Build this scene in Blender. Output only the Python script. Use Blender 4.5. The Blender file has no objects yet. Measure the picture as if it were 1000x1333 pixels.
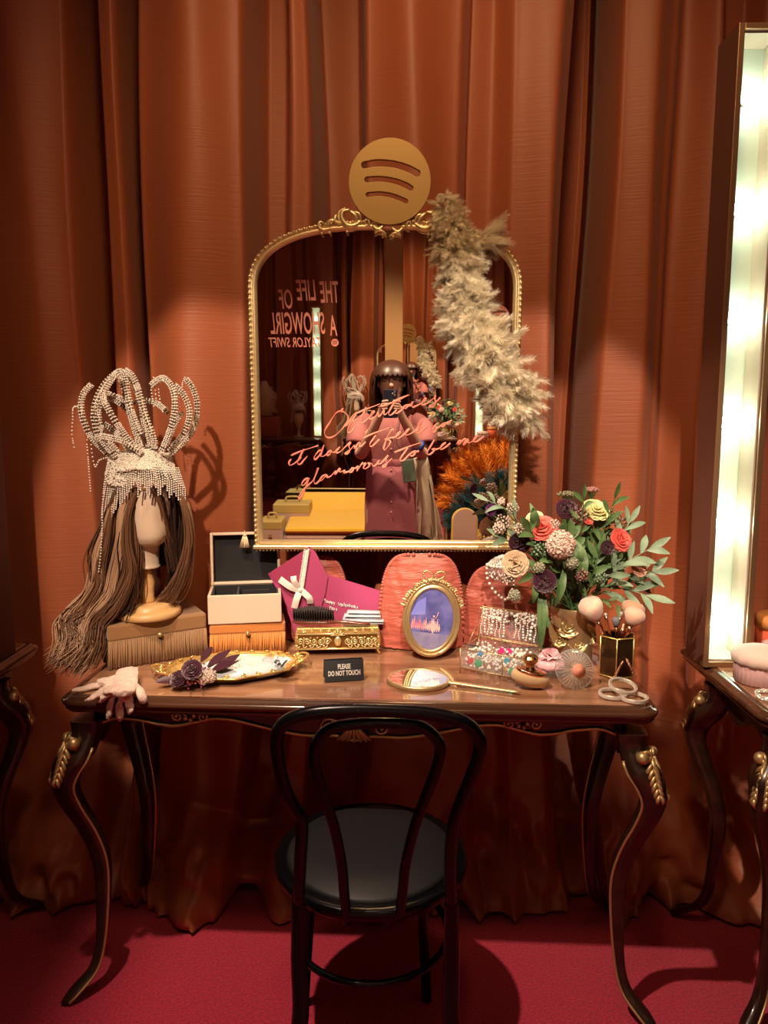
import bpy, bmesh, math, random
from math import sin, cos, pi, radians, sqrt, atan2
from mathutils import Vector, Matrix, noise, Euler
random.seed(7)
C = bpy.context.scene.collection
sc = bpy.context.scene
# ---------------------------------------------------------------- camera
CAM = Vector((0, 0, 1.45))
cd = bpy.data.cameras.new('camera'); cam = bpy.data.objects.new('camera', cd); C.objects.link(cam)
cam.location = CAM
cam.rotation_euler = Euler((radians(90 - 7.63), 0, radians(0.86)), 'XYZ')
cd.sensor_fit = 'HORIZONTAL'; cd.sensor_width = 36; cd.lens = 36; cd.clip_start = 0.01; cd.clip_end = 60
sc.camera = cam
Rm = cam.rotation_euler.to_matrix()
CR, CU, CF = Rm @ Vector((1, 0, 0)), Rm @ Vector((0, 1, 0)), Rm @ Vector((0, 0, -1))
# ---------------------------------------------------------------- world, exposure, lights
w = bpy.data.worlds.new('world'); sc.world = w; w.use_nodes = True
w.node_tree.nodes['Background'].inputs[0].default_value = (1.0, 0.62, 0.45, 1)
w.node_tree.nodes['Background'].inputs[1].default_value = 0.0
sc.view_settings.view_transform = 'Standard'; sc.view_settings.look = 'None'
sc.view_settings.exposure = 0.15; sc.view_settings.gamma = 1.0; sc.view_settings.use_curve_mapping = False
sc.cycles.max_bounces = 12; sc.cycles.glossy_bounces = 8; sc.cycles.transmission_bounces = 10; sc.cycles.diffuse_bounces = 3
sc.cycles.use_denoising = True; sc.cycles.sample_clamp_indirect = 4.0
sc.cycles.caustics_reflective = False; sc.cycles.caustics_refractive = False
def spot(name, loc, target, power, angle, blend, color, radius=0.03):
    l = bpy.data.lights.new(name, 'SPOT'); l.energy = power; l.spot_size = radians(angle); l.spot_blend = blend
    l.color = color; l.shadow_soft_size = radius
    o = bpy.data.objects.new(name, l); C.objects.link(o); o.location = loc
    o.rotation_euler = (Vector(target) - Vector(loc)).to_track_quat('-Z', 'Y').to_euler(); return o
WARM = (1.0, 0.62, 0.34)
spot('ceiling_or_fill_spot', (-0.56, -0.42, 2.95), (-0.49, 2.3, 1.07), 310, 23, 0.25, (1.0, 0.74, 0.54))
spot('ceiling_or_fill_spot', (0.22, -0.42, 2.95), (0.36, 2.3, 1.13), 300, 21, 0.25, (1.0, 0.78, 0.60))
spot('ceiling_or_fill_spot', (-0.66, 0.93, 2.95), (0.45, 1.80, 0.0), 205, 50, 0.5, (1.0, 0.74, 0.56))
spot('ceiling_or_fill_spot', (0.0, 0.6, 3.3), (0.05, 2.35, 1.9), 92, 75, 0.9, (1.0, 0.62, 0.30), 0.15)
spot('ceiling_or_fill_spot', (-0.7, 0.4, 3.2), (-0.2, -1.3, 0.4), 330, 70, 0.6, (1.0, 0.80, 0.55), 0.06)
spot('ceiling_or_fill_spot', (0.8, 0.4, 3.2), (0.4, -1.2, 0.5), 240, 70, 0.6, (1.0, 0.80, 0.55), 0.06)
spot('ceiling_or_fill_spot', (1.0, -0.2, 2.95), (1.02, 2.2, 0.95), 150, 21, 0.6, (1.0, 0.76, 0.58))
spot('ceiling_or_fill_spot', (0.1, 1.5, 2.6), (0.0, -0.3, 1.25), 34, 40, 0.6, (1.0, 0.78, 0.60), 0.08)  # added fill spot that brightens the person, not a ceiling lamp
al = bpy.data.lights.new('ceiling_fill', 'AREA'); al.shape = 'RECTANGLE'; al.size = 4.5; al.size_y = 2.2; al.energy = 12; al.color = (1.0, 0.50, 0.34)  # added area fill for the room's ambient light, no such fixture
ao = bpy.data.objects.new('ceiling_fill', al); C.objects.link(ao); ao.location = (0, 0.3, 3.5)

# ---------------------------------------------------------------- pixel -> place
def ray(px, py): return (CF + CR * ((px - 500) / 1000) - CU * ((py - 666.5) / 1000))
def G(px, py, z=0.78):
    d = ray(px, py); t = (z - CAM.z) / d.z; return CAM + d * t
def VY(px, py, Y):
    d = ray(px, py); return CAM + d * (Y / d.y)
MD = ray(515, 510).normalized(); MX = Vector((0, 0, 1)).cross(-MD).normalized() * 1.0
MX = MD.cross(Vector((0, 0, 1))).normalized(); MZ = MX.cross(MD).normalized()
MDIST = 2.15; MO = CAM + MD * MDIST
MM = Matrix((( MX.x, MD.x, MZ.x, MO.x), (MX.y, MD.y, MZ.y, MO.y), (MX.z, MD.z, MZ.z, MO.z), (0, 0, 0, 1)))
def MP(px, py, off=0.0):      # point in the mirror's own frame, off metres in front of the glass
    d = ray(px, py); t = (MDIST - off) / d.dot(MD); p = CAM + d * t
    return MM.inverted() @ p
def MW(px, py, off=0.0): return MM @ MP(px, py, off)
def RX(px, py, Y):            # where the view reflected in the mirror meets the plane y = Y
    d = ray(px, py); p = CAM + d * (MDIST / d.dot(MD)); r = d - MD * (2 * d.dot(MD)); return p + r * ((Y - p.y) / r.y)

# ---------------------------------------------------------------- materials
MATS = {}
def mat(name, col, rough=0.5, metal=0.0, trans=0.0, ior=1.45, emis=None, estr=0.0, coat=0.0, sheen=0.0, bump=None, vary=None, alpha=1.0, sub=0.0, spec=None, aniso=0.0):
    if name in MATS: return MATS[name]
    m = bpy.data.materials.new(name); m.use_nodes = True; nt = m.node_tree; b = nt.nodes['Principled BSDF']
    b.inputs['Base Color'].default_value = (*col, 1); b.inputs['Roughness'].default_value = rough; b.inputs['Metallic'].default_value = metal
    b.inputs['Transmission Weight'].default_value = trans; b.inputs['IOR'].default_value = ior
    b.inputs['Coat Weight'].default_value = coat; b.inputs['Sheen Weight'].default_value = sheen; b.inputs['Alpha'].default_value = alpha
    if coat: b.inputs['Coat Roughness'].default_value = 0.08
    if sub: b.inputs['Subsurface Weight'].default_value = sub; b.inputs['Subsurface Scale'].default_value = 0.01
    if spec is not None: b.inputs['Specular IOR Level'].default_value = spec
    if emis: b.inputs['Emission Color'].default_value = (*emis, 1); b.inputs['Emission Strength'].default_value = estr
    tc = None
    def coords(scale):
        nonlocal tc
        if tc is None: tc = nt.nodes.new('ShaderNodeTexCoord')
        mp = nt.nodes.new('ShaderNodeMapping'); mp.inputs['Scale'].default_value = scale if hasattr(scale, '__len__') else (scale,) * 3
        nt.links.new(tc.outputs['Object'], mp.inputs[0]); return mp.outputs[0]
    if vary:   # (scale, colour2, contrast low, contrast high)
        n = nt.nodes.new('ShaderNodeTexNoise'); n.inputs['Scale'].default_value = 1; n.inputs['Detail'].default_value = 6
        nt.links.new(coords(vary[0]), n.inputs['Vector'])
        r = nt.nodes.new('ShaderNodeValToRGB'); r.color_ramp.elements[0].position = vary[2]; r.color_ramp.elements[1].position = vary[3]
        r.color_ramp.elements[0].color = (*col, 1); r.color_ramp.elements[1].color = (*vary[1], 1)
        nt.links.new(n.outputs[0], r.inputs[0]); nt.links.new(r.outputs[0], b.inputs['Base Color'])
    if bump:   # (scale, strength, distance)
        n = nt.nodes.new('ShaderNodeTexNoise'); n.inputs['Scale'].default_value = 1; n.inputs['Detail'].default_value = 5
        nt.links.new(coords(bump[0]), n.inputs['Vector'])
        bp = nt.nodes.new('ShaderNodeBump'); bp.inputs['Strength'].default_value = bump[1]; bp.inputs['Distance'].default_value = bump[2]
        nt.links.new(n.outputs[0], bp.inputs['Height']); nt.links.new(bp.outputs[0], b.inputs['Normal'])
    MATS[name] = m; return m
M_curtain = mat('silk curtain', (0.33, 0.088, 0.030), 0.50, sheen=0.1, vary=((1.2, 1.2, 0.6), (0.40, 0.112, 0.046), 0.35, 0.65), bump=((7, 7, 170), 0.32, 0.003))
M_carpet = mat('crimson carpet', (0.40, 0.004, 0.032), 0.95, sheen=0.3, vary=((160, 160, 160), (0.60, 0.012, 0.06), 0.4, 0.62), bump=((260, 260, 260), 0.8, 0.006))
M_wall = mat('dark wall', (0.10, 0.03, 0.02), 0.8)
M_ceil = mat('dark ceiling', (0.05, 0.03, 0.025), 0.9)
M_dark = mat('dark stained wood', (0.022, 0.009, 0.006), 0.28, coat=0.4, vary=((6, 6, 30), (0.036, 0.015, 0.008), 0.4, 0.6))
M_top = mat('polished walnut', (0.27, 0.125, 0.065), 0.14, coat=0.8, vary=((3, 24, 10), (0.50, 0.28, 0.16), 0.35, 0.65))
M_edge = mat('walnut moulding', (0.060, 0.024, 0.012), 0.2, coat=0.7, vary=((2, 30, 30), (0.11, 0.045, 0.022), 0.35, 0.65))
M_gilt = mat('rubbed gilt', (0.62, 0.43, 0.19), 0.42, metal=0.7, bump=((60, 60, 60), 0.3, 0.002))
M_gold = mat('bright gold', (0.98, 0.72, 0.26), 0.26, metal=0.8)
M_agold = mat('antique gold', (0.70, 0.52, 0.26), 0.34, metal=0.8, bump=((90, 90, 90), 0.25, 0.001))
M_pgold = mat('pale gold frame', (0.82, 0.66, 0.36), 0.36, metal=0.75)
M_sign = mat('satin gold sign', (0.42, 0.27, 0.095), 0.45, metal=0.55)
M_mirror = mat('mirror glass', (0.93, 0.92, 0.89), 0.0, metal=1.0)
M_black = mat('black bentwood', (0.003, 0.003, 0.004), 0.25, spec=0.35)
M_seat = mat('black seat pad', (0.012, 0.012, 0.014), 0.55)
M_pearl = mat('pearl', (0.90, 0.84, 0.76), 0.18, coat=0.6)
M_gem = mat('rhinestone', (1.0, 0.93, 0.82), 0.14, metal=0.2, coat=0.6)
M_glass = mat('clear glass', (1, 1, 1), 0.02, trans=1.0, ior=1.45)
M_acrylic = mat('thin clear glass', (0.75, 0.80, 0.80), 0.04, alpha=0.09, coat=0.3)
M_cream = mat('cream leather', (0.80, 0.62, 0.48), 0.5, bump=((180, 180, 180), 0.2, 0.001))
M_blackvel = mat('black velvet', (0.012, 0.013, 0.015), 0.9, sheen=0.3)
M_ivory = mat('ivory thread', (0.85, 0.70, 0.45), 0.6)
M_tanvel = mat('tan velvet', (0.33, 0.17, 0.065), 0.75, sheen=0.5, bump=((120, 120, 120), 0.3, 0.002))
M_tanfr = mat('tan fringe', (0.36, 0.20, 0.085), 0.6, sheen=0.3)
M_orvel = mat('amber velvet', (0.66, 0.24, 0.05), 0.7, sheen=0.5, bump=((120, 120, 120), 0.3, 0.002))
M_orfr = mat('amber fringe', (0.72, 0.29, 0.06), 0.55, sheen=0.3)
M_coral = mat('coral satin', (0.46, 0.105, 0.070), 0.45, sheen=0.2, bump=((14, 14, 60), 0.7, 0.012))
M_magenta = mat('magenta paper', (0.40, 0.055, 0.155), 0.55)
M_magdark = mat('deep magenta paper', (0.32, 0.03, 0.10), 0.6)
M_white = mat('white satin', (0.85, 0.80, 0.74), 0.4, sheen=0.4)
M_paleblue = mat('pale blue paper', (0.66, 0.74, 0.82), 0.6)
M_brushwood = mat('rosewood', (0.16, 0.045, 0.03), 0.22, coat=0.6)
M_bristle = mat('black bristle', (0.03, 0.022, 0.024), 0.5)
M_glove = mat('cream satin glove', (0.84, 0.64, 0.53), 0.55, sheen=0.5, bump=((70, 70, 70), 0.35, 0.004))
M_feather = mat('cream feather', (1.0, 0.94, 0.76), 0.7, sheen=0.5)
def feather_nodes(m, k=0.45):
    nt = m.node_tree; b = nt.nodes['Principled BSDF']; t = nt.nodes.new('ShaderNodeBsdfTranslucent'); t.inputs[0].default_value = b.inputs['Base Color'].default_value
    x = nt.nodes.new('ShaderNodeMixShader'); x.inputs[0].default_value = k; o = [n for n in nt.nodes if n.type == 'OUTPUT_MATERIAL'][0]
    nt.links.new(b.outputs[0], x.inputs[1]); nt.links.new(t.outputs[0], x.inputs[2]); nt.links.new(x.outputs[0], o.inputs[0])
feather_nodes(M_feather)
M_canvas = mat('cream canvas', (0.68, 0.54, 0.40), 0.7, bump=((200, 200, 200), 0.2, 0.001))
M_pine = mat('pale turned wood', (0.66, 0.40, 0.16), 0.35, vary=((10, 10, 60), (0.74, 0.48, 0.22), 0.4, 0.6))
M_hair1 = mat('dark root hair', (0.035, 0.018, 0.012), 0.4)
M_hair2 = mat('brown wavy hair', (0.17, 0.085, 0.045), 0.38)
M_hair3 = mat('ash blonde hair ends', (0.52, 0.33, 0.21), 0.38)
M_decal = mat('coral pink paint', (0.90, 0.26, 0.18), 0.6)
M_decal2 = mat('dusty pink vinyl', (0.62, 0.20, 0.14), 0.6)
M_signblk = mat('charcoal card', (0.03, 0.035, 0.04), 0.5)
M_letter = mat('white print', (0.85, 0.85, 0.82), 0.6)
M_green = mat('leaf green', (0.07, 0.15, 0.045), 0.5, vary=((25, 25, 25), (0.14, 0.24, 0.085), 0.4, 0.65))
M_sage = mat('sage green leaf', (0.24, 0.34, 0.22), 0.55, vary=((25, 25, 25), (0.15, 0.24, 0.14), 0.4, 0.65))
M_plum = mat('deep plum petal', (0.05, 0.008, 0.022), 0.4, sheen=0.3)
M_peach = mat('peach petal', (0.82, 0.46, 0.30), 0.6, sub=0.1)
M_blush = mat('blush petal', (0.82, 0.58, 0.48), 0.6, sub=0.1)
M_coralp = mat('coral petal', (0.78, 0.13, 0.10), 0.5, sub=0.1)
M_yellowp = mat('pale yellow petal', (0.82, 0.74, 0.34), 0.6, sub=0.1)
M_champ = mat('champagne petal', (0.70, 0.50, 0.32), 0.6, sub=0.1)
M_dusty = mat('dusty mauve florets', (0.36, 0.18, 0.16), 0.7)
M_wax = mat('pale waxflower', (0.62, 0.48, 0.40), 0.6)
M_berry = mat('dark berry', (0.26, 0.03, 0.04), 0.2, coat=0.7)
M_skin = mat('skin', (0.62, 0.33, 0.24), 0.5, sub=0.08)
M_pink = mat('rose pink cotton', (0.42, 0.12, 0.15), 0.75, bump=((40, 40, 40), 0.3, 0.004))
M_pink2 = mat('rose pink top', (0.42, 0.14, 0.14), 0.75, bump=((40, 40, 40), 0.3, 0.004))
M_phone = mat('midnight phone', (0.015, 0.02, 0.04), 0.25)
M_brownhair = mat('auburn hair', (0.055, 0.018, 0.010), 0.38)
M_yellow = mat('mustard velvet', (0.70, 0.38, 0.012), 0.55, sheen=0.5)
M_beigevel = mat('dusty pink velvet', (0.42, 0.25, 0.19), 0.7, sheen=0.4)
M_olive = mat('olive gold leather', (0.40, 0.27, 0.08), 0.45)
M_teal = mat('teal feather', (0.010, 0.075, 0.095), 0.7)
M_orange = mat('orange feather', (0.80, 0.22, 0.015), 0.7)
M_lightwhite = mat('light box panel', (0.72, 0.88, 0.74), 0.5)
M_bulb = mat('glowing bulb', (1, 1, 1), 0.4, emis=(0.92, 1.0, 0.86), estr=24.0)
M_brass = mat('brushed brass', (0.42, 0.26, 0.14), 0.35, metal=0.8)
M_fixwood = mat('fixture wood', (0.13, 0.062, 0.050), 0.35, coat=0.3)
M_beige = mat('beige lining', (0.60, 0.52, 0.40), 0.5)
M_pinkglass = mat('pink glass', (0.95, 0.60, 0.58), 0.1, trans=0.25, coat=0.5)
M_pinksatin = mat('pale pink satin', (0.86, 0.48, 0.52), 0.35, sheen=0.4)
M_bristle2 = mat('peach bristle', (0.80, 0.48, 0.33), 0.85, sheen=0.6)
M_bristle3 = mat('blonde bristle', (0.78, 0.55, 0.30), 0.85, sheen=0.6)
M_rose = mat('rose gold', (0.90, 0.48, 0.30), 0.2, metal=1.0)
M_greycard = mat('sage leather wallet', (0.13, 0.17, 0.12), 0.6)
M_coat = mat('stone coat cloth', (0.62, 0.48, 0.34), 0.8, bump=((30, 30, 30), 0.3, 0.006))
M_blue = mat('pale blue satin', (0.60, 0.68, 0.74), 0.35, sheen=0.4)
M_navy = mat('navy band', (0.03, 0.05, 0.25), 0.5)
M_cord = mat('cable', (0.25, 0.05, 0.04), 0.5)

# ---------------------------------------------------------------- mesh building
class MB:
    def __init__(s): s.v = []; s.f = []; s.m = []; s.sm = []
    def add(s, vs, fs, mi=0, smooth=True):
        k = len(s.v); s.v += [tuple(v) for v in vs]
        for f in fs: s.f.append([i + k for i in f]); s.m.append(mi); s.sm.append(smooth)
        return s
    def box(s, c, d, rot=None, mi=0, taper=1.0):
        c = Vector(c); vs = []
        for z in (-1, 1):
            t = taper if z > 0 else 1.0
            for x, y in ((-1, -1), (1, -1), (1, 1), (-1, 1)):
                p = Vector((x * d[0] / 2 * t, y * d[1] / 2 * t, z * d[2] / 2))
                if rot is not None: p = rot @ p
                vs.append(c + p)
        return s.add(vs, [(0, 3, 2, 1), (4, 5, 6, 7), (0, 1, 5, 4), (1, 2, 6, 5), (2, 3, 7, 6), (3, 0, 4, 7)], mi, False)
    def tube(s, pts, r, n=8, closed=False, mi=0, flat=1.0, up=None, caps=True, smooth=True):
        pts = [Vector(p) for p in pts]; N = len(pts)
        rs = r if hasattr(r, '__len__') else [r] * N
        vs = []; prev = None
        for i, p in enumerate(pts):
            a = pts[(i - 1) % N] if (closed or i > 0) else p; b = pts[(i + 1) % N] if (closed or i < N - 1) else p
            t = (b - a); t = t.normalized() if t.length > 1e-9 else Vector((0, 0, 1))
            if prev is None:
                u = Vector(up) if up is not None else (Vector((0, 0, 1)) if abs(t.z) < 0.9 else Vector((1, 0, 0)))
            else: u = prev if up is None else Vector(up)
            u = u - t * u.dot(t)
            if u.length < 1e-6: u = Vector((1, 0, 0)) - t * t.x
            u.normalize(); prev = u; q = t.cross(u)
            for k in range(n):
                an = 2 * pi * k / n; vs.append(p + u * (cos(an) * rs[i] * flat) + q * (sin(an) * rs[i]))
        fs = []
        for i in range(N if closed else N - 1):
            j = (i + 1) % N
            for k in range(n): fs.append((i * n + k, i * n + (k + 1) % n, j * n + (k + 1) % n, j * n + k))
        if caps and not closed:
            fs.append(tuple(range(n - 1, -1, -1))); fs.append(tuple((N - 1) * n + k for k in range(n)))
        return s.add(vs, fs, mi, smooth)
    def lathe(s, prof, c=(0, 0, 0), n=32, R=None, mi=0, fl=None, smooth=True, sx=1.0, sy=1.0, caps=True):
        vs = []; c = Vector(c)
        for r, z in prof:
            for k in range(n):
                a = 2 * pi * k / n; rr = r * (fl(a, z) if fl else 1.0)
                p = Vector((rr * cos(a) * sx, rr * sin(a) * sy, z))
                vs.append(c + (R @ p if R is not None else p))
        fs = []
        for i in range(len(prof) - 1):
            for k in range(n): fs.append((i * n + k, i * n + (k + 1) % n, (i + 1) * n + (k + 1) % n, (i + 1) * n + k))
        if caps and prof[0][0] > 1e-6: fs.append(tuple(range(n - 1, -1, -1)))
        if caps and prof[-1][0] > 1e-6: fs.append(tuple((len(prof) - 1) * n + k for k in range(n)))
        return s.add(vs, fs, mi, smooth)
    def ball(s, c, r, n=8, mi=0, sc_=(1, 1, 1), R=None):
        h = max(3, n // 2); prof = [(sin(pi * i / h) * 1.0 if 0 < i < h else 0.0, -cos(pi * i / h)) for i in range(h + 1)]
        vs = []; fs = []; c = Vector(c)
        def P(x, y, z):
            p = Vector((x * r * sc_[0], y * r * sc_[1], z * r * sc_[2])); return c + (R @ p if R is not None else p)
        vs.append(P(0, 0, -1))
        for i in range(1, h):
            for k in range(n): a = 2 * pi * k / n; vs.append(P(prof[i][0] * cos(a), prof[i][0] * sin(a), prof[i][1]))
        vs.append(P(0, 0, 1)); T = len(vs) - 1
        for k in range(n): fs.append((0, 1 + (k + 1) % n, 1 + k))
        for i in range(h - 2):
            for k in range(n): a_ = 1 + i * n; fs.append((a_ + k, a_ + (k + 1) % n, a_ + n + (k + 1) % n, a_ + n + k))
        for k in range(n): fs.append((T, T - n + k, T - n + (k + 1) % n))
        return s.add(vs, fs, mi, True)
    def octa(s, c, r, mi=0):
        c = Vector(c); a = random.random() * 3; ca, sa = cos(a) * r, sin(a) * r
        vs = [c + Vector(q) for q in ((ca, sa, 0), (-sa, ca, 0), (-ca, -sa, 0), (sa, -ca, 0), (0, 0, r), (0, 0, -r))]
        return s.add(vs, [(0, 1, 4), (1, 2, 4), (2, 3, 4), (3, 0, 4), (1, 0, 5), (2, 1, 5), (3, 2, 5), (0, 3, 5)], mi, False)
    def prism(s, front, off, mi=0, smooth=False):
        """closed outline (3-D points) pushed along the vector off"""
        n = len(front); off = Vector(off); front = [Vector(p) for p in front]
        vs = front + [p + off for p in front]
        fs = [tuple(range(n)), tuple(range(2 * n - 1, n - 1, -1))]
        for i in range(n): j = (i + 1) % n; fs.append((i, i + n, j + n, j))
        return s.add(vs, fs, mi, smooth)
    def grid(s, rows, mi=0, close_u=False, smooth=True):
        m = len(rows[0]); vs = [p for r in rows for p in r]; fs = []
        for i in range(len(rows) - 1):
            for k in range(m if close_u else m - 1):
                k2 = (k + 1) % m; fs.append((i * m + k, i * m + k2, (i + 1) * m + k2, (i + 1) * m + k))
        return s.add(vs, fs, mi, smooth)
    def blade(s, a, b, w, bend=(0, 0, 0), nrm=(0, -1, 0), mi=0, n=5, fold=0.15, shape=1.0):
        """a leaf or petal from a to b"""
        a, b, bend = Vector(a), Vector(b), Vector(bend); d = (b - a).normalized(); nr = Vector(nrm); nr = nr - d * nr.dot(d)
        if nr.length < 1e-5: nr = Vector((0.3, 0.5, 0.8)) - d * d.dot(Vector((0.3, 0.5, 0.8)))
        nr.normalize(); sd = d.cross(nr); rows = []
        for i in range(n + 1):
            t = i / n; c = a.lerp(b, t) + bend * (4 * t * (1 - t)); ww = w * (sin(pi * min(0.97, t * 0.94 + 0.04) ** shape) + 0.03)
            rows.append([c - sd * ww / 2 + nr * fold * ww, c, c + sd * ww / 2 + nr * fold * ww])
        return s.grid(rows, mi)
THINGS = []
def setp(o, label=None, cat=None, group=None, kind=None):
    if label: o['label'] = label
    if cat: o['category'] = cat
    if group: o['group'] = group
    if kind: o['kind'] = kind
    return o
def thing(name, label, cat, loc=(0, 0, 0), rz=0.0, group=None, M=None):
    o = bpy.data.objects.new(name, None); C.objects.link(o); o.empty_display_size = 0.05
    if M is not None: o.matrix_world = M
    else: o.location = loc; o.rotation_euler = (0, 0, rz)
    o['_m'] = 1; del o['_m']
    WM[o.name] = M.copy() if M is not None else Matrix.Translation(Vector(loc)) @ Matrix.Rotation(rz, 4, 'Z')
    return setp(o, label, cat, group)
WM = {}
def part(name, mb, m, parent=None, W=False, label=None, bevel=0.0, sub=0, kind=None, auto=True):
    """link a mesh; W: its vertices are given in world coordinates"""
    ms = m if isinstance(m, (list, tuple)) else [m]
    me = bpy.data.meshes.new(name)
    vs = mb.v
    if W and parent is not None:
        p = parent; M = Matrix.Identity(4)
        while p is not None:
            if p.name in WM: M = WM[p.name]; break
            p = p.parent
        Mi = M.inverted(); vs = [tuple(Mi @ Vector(v)) for v in vs]
    me.from_pydata(vs, [], mb.f); 
    for x in ms: me.materials.append(x)
    me.polygons.foreach_set('material_index', mb.m); me.polygons.foreach_set('use_smooth', mb.sm); me.update()
    o = bpy.data.objects.new(name, me); C.objects.link(o)
    if parent is not None: o.parent = parent
    if bevel:
        b = o.modifiers.new('bevel', 'BEVEL'); b.width = bevel; b.segments = 2; b.limit_method = 'ANGLE'; b.angle_limit = radians(40)
    if sub:
        b = o.modifiers.new('sub', 'SUBSURF'); b.levels = sub; b.render_levels = sub
    if label: o['label'] = label
    if kind: o['kind'] = kind
    return o
def dup(o, parent=None, loc=None, rz=None, label=None, group=None, M=None):
    c = o.copy(); C.objects.link(c)
    if parent is not None: c.parent = parent
    else:
        if loc is not None: c.location = loc
        if rz is not None: c.rotation_euler = (0, 0, rz)
        if label: c['label'] = label
        if group: c['group'] = group
        WM[c.name] = Matrix.Translation(c.location) @ c.rotation_euler.to_matrix().to_4x4()
    for ch in list(o.children): dup(ch, c)
    return c
def spline(pts, n=6, closed=False):
    P = [Vector(p) for p in pts]; N = len(P); out = []
    for i in range(N if closed else N - 1):
        p0 = P[(i - 1) % N] if (closed or i > 0) else P[i]; p1 = P[i]; p2 = P[(i + 1) % N]
        p3 = P[(i + 2) % N] if (closed or i + 2 < N) else p2
        for k in range(n):
            t = k / n; out.append(0.5 * ((2 * p1) + (p2 - p0) * t + (2 * p0 - 5 * p1 + 4 * p2 - p3) * t * t + (3 * p1 - p0 - 3 * p2 + p3) * t ** 3))
    if not closed: out.append(P[-1].copy())
    return out
def interp(kn, x):
    if x <= kn[0][0]: return kn[0][1]
    for (a, va), (b, vb) in zip(kn, kn[1:]):
        if x <= b:
            t = (x - a) / (b - a); t = t * t * (3 - 2 * t); return va + (vb - va) * t
    return kn[-1][1]
def rvec(a=1.0): return Vector((random.uniform(-a, a), random.uniform(-a, a), random.uniform(-a, a)))
def text_mesh(s, size, ext=0.001, shear=0.0, align='CENTER', width=1.0, spacing=1.0, bold=0.0):
    cu = bpy.data.curves.new('t', 'FONT'); cu.body = s; cu.size = size; cu.extrude = ext; cu.align_x = align; cu.align_y = 'CENTER'
    cu.shear = shear; cu.space_character = spacing; cu.offset = bold; cu.resolution_u = 3
    o = bpy.data.objects.new('t', cu); C.objects.link(o); dg = bpy.context.evaluated_depsgraph_get(); dg.update()
    me = o.evaluated_get(dg).to_mesh(); mb = MB()
    mb.add([Vector((v.co.x * width, v.co.y, v.co.z)) for v in me.vertices], [tuple(p.vertices) for p in me.polygons], 0, False)
    o.evaluated_get(dg).to_mesh_clear(); C.objects.unlink(o); bpy.data.objects.remove(o); bpy.data.curves.remove(cu); return mb
def xform(mb, M):
    mb.v = [tuple(M @ Vector(v)) for v in mb.v]; return mb
def basis(o, x, y, z):
    x, y, z = Vector(x).normalized(), Vector(y).normalized(), Vector(z).normalized(); o = Vector(o)
    return Matrix(((x.x, y.x, z.x, o.x), (x.y, y.y, z.y, o.y), (x.z, y.z, z.z, o.z), (0, 0, 0, 1)))
DESK = 0.78
# ================================================================ the room
def struct(name, mb, m, **k): return setp(part(name, mb, m, **k), kind='structure')
YB = 2.86; YO = -1.62; CEIL = 3.7
struct('floor', MB().box((0, 0.65, -0.05), (7.0, 4.9, 0.1)), M_carpet)
struct('ceiling', MB().box((0, 0.65, CEIL + 0.05), (7.0, 4.9, 0.1)), M_ceil)
struct('wall_back', MB().box((0, YB + 0.05, CEIL / 2), (7.0, 0.1, CEIL)), M_wall)
struct('wall_front', MB().box((0, YO - 0.13, CEIL / 2), (7.0, 0.1, CEIL)), M_wall)
struct('wall_left', MB().box((-3.4, 0.57, CEIL / 2), (0.1, 4.56, CEIL)), M_wall)
struct('wall_right', MB().box((3.4, 0.57, CEIL / 2), (0.1, 4.56, CEIL)), M_wall)

# silk curtains, one panel each
FOLD = [(-620, .02), (-560, -.06), (-480, -.04), (-450, .07), (-410, .06), (-390, -.05), (-300, -.07), (-260, .05), (-220, .05), (-200, -.05), (-120, -.06), (-90, .04), (-60, .04), (-30, -.02), (60, -.055), (112, -.03), (130, .13), (152, .13), (158, -.025), (178, -.035), (187, .13), (203, .13), (209, -.05), (262, -.10), (322, -.055), (338, .13), (360, .13),
        (375, -.02), (395, -.01), (409, .22), (464, .24), (479, -.06), (540, -.095), (600, -.055), (612, -.01), (638, .0), (664, -.045), (712, -.065), (727, -.02), (735, .22), (769, .22), (780, -.045), (820, -.06), (846, -.02), (860, .02), (900, -.025), (922, .03), (950, .03), (965, -.03), (1010, -.05), (1050, .05), (1090, .05), (1110, -.05), (1200, -.07),
        (1240, .04), (1300, .05), (1320, -.05), (1420, -.07), (1460, .05), (1520, -.04), (1640, .02)]
def curtain_pt(u, z):     # u along the rail in "fold units", z height
    x = (u - 515) / 1000 * 2.36
    d = interp(FOLD, u)
    wob = 0.020 * sin(z * 1.3 + u * 0.013) + 0.008 * sin(z * 3.1 + u * 0.05)
    low = max(0.0, 1 - z / 0.75); lo2 = max(0.0, 1 - z / 0.30)
    nz = noise.noise(Vector((x * 4.5, z * 4.0, 3.1))); nz2 = noise.noise(Vector((x * 11, z * 12, 7.7)))
    y = 2.40 + d * 1.35 * (1 - 0.72 * low) - 0.25 * low ** 1.4 - 0.09 * lo2 + 0.12 * nz * low + 0.16 * (abs(nz2) - .25) * lo2 + 0.06 * (abs(noise.noise(Vector((x * 5 + z * 4, z * 3 - x * 2, 1.7)))) - .2) * low + 0.012 * noise.noise(Vector((x * 5, z * 1.5, 0)))
    zz = z + 0.02 * noise.noise(Vector((x * 6, 0, 9))) * lo2
    return Vector((x + wob + 0.06 * noise.noise(Vector((x * 3, z * 3, 5))) * low, y, max(0.012, zz)))
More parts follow.
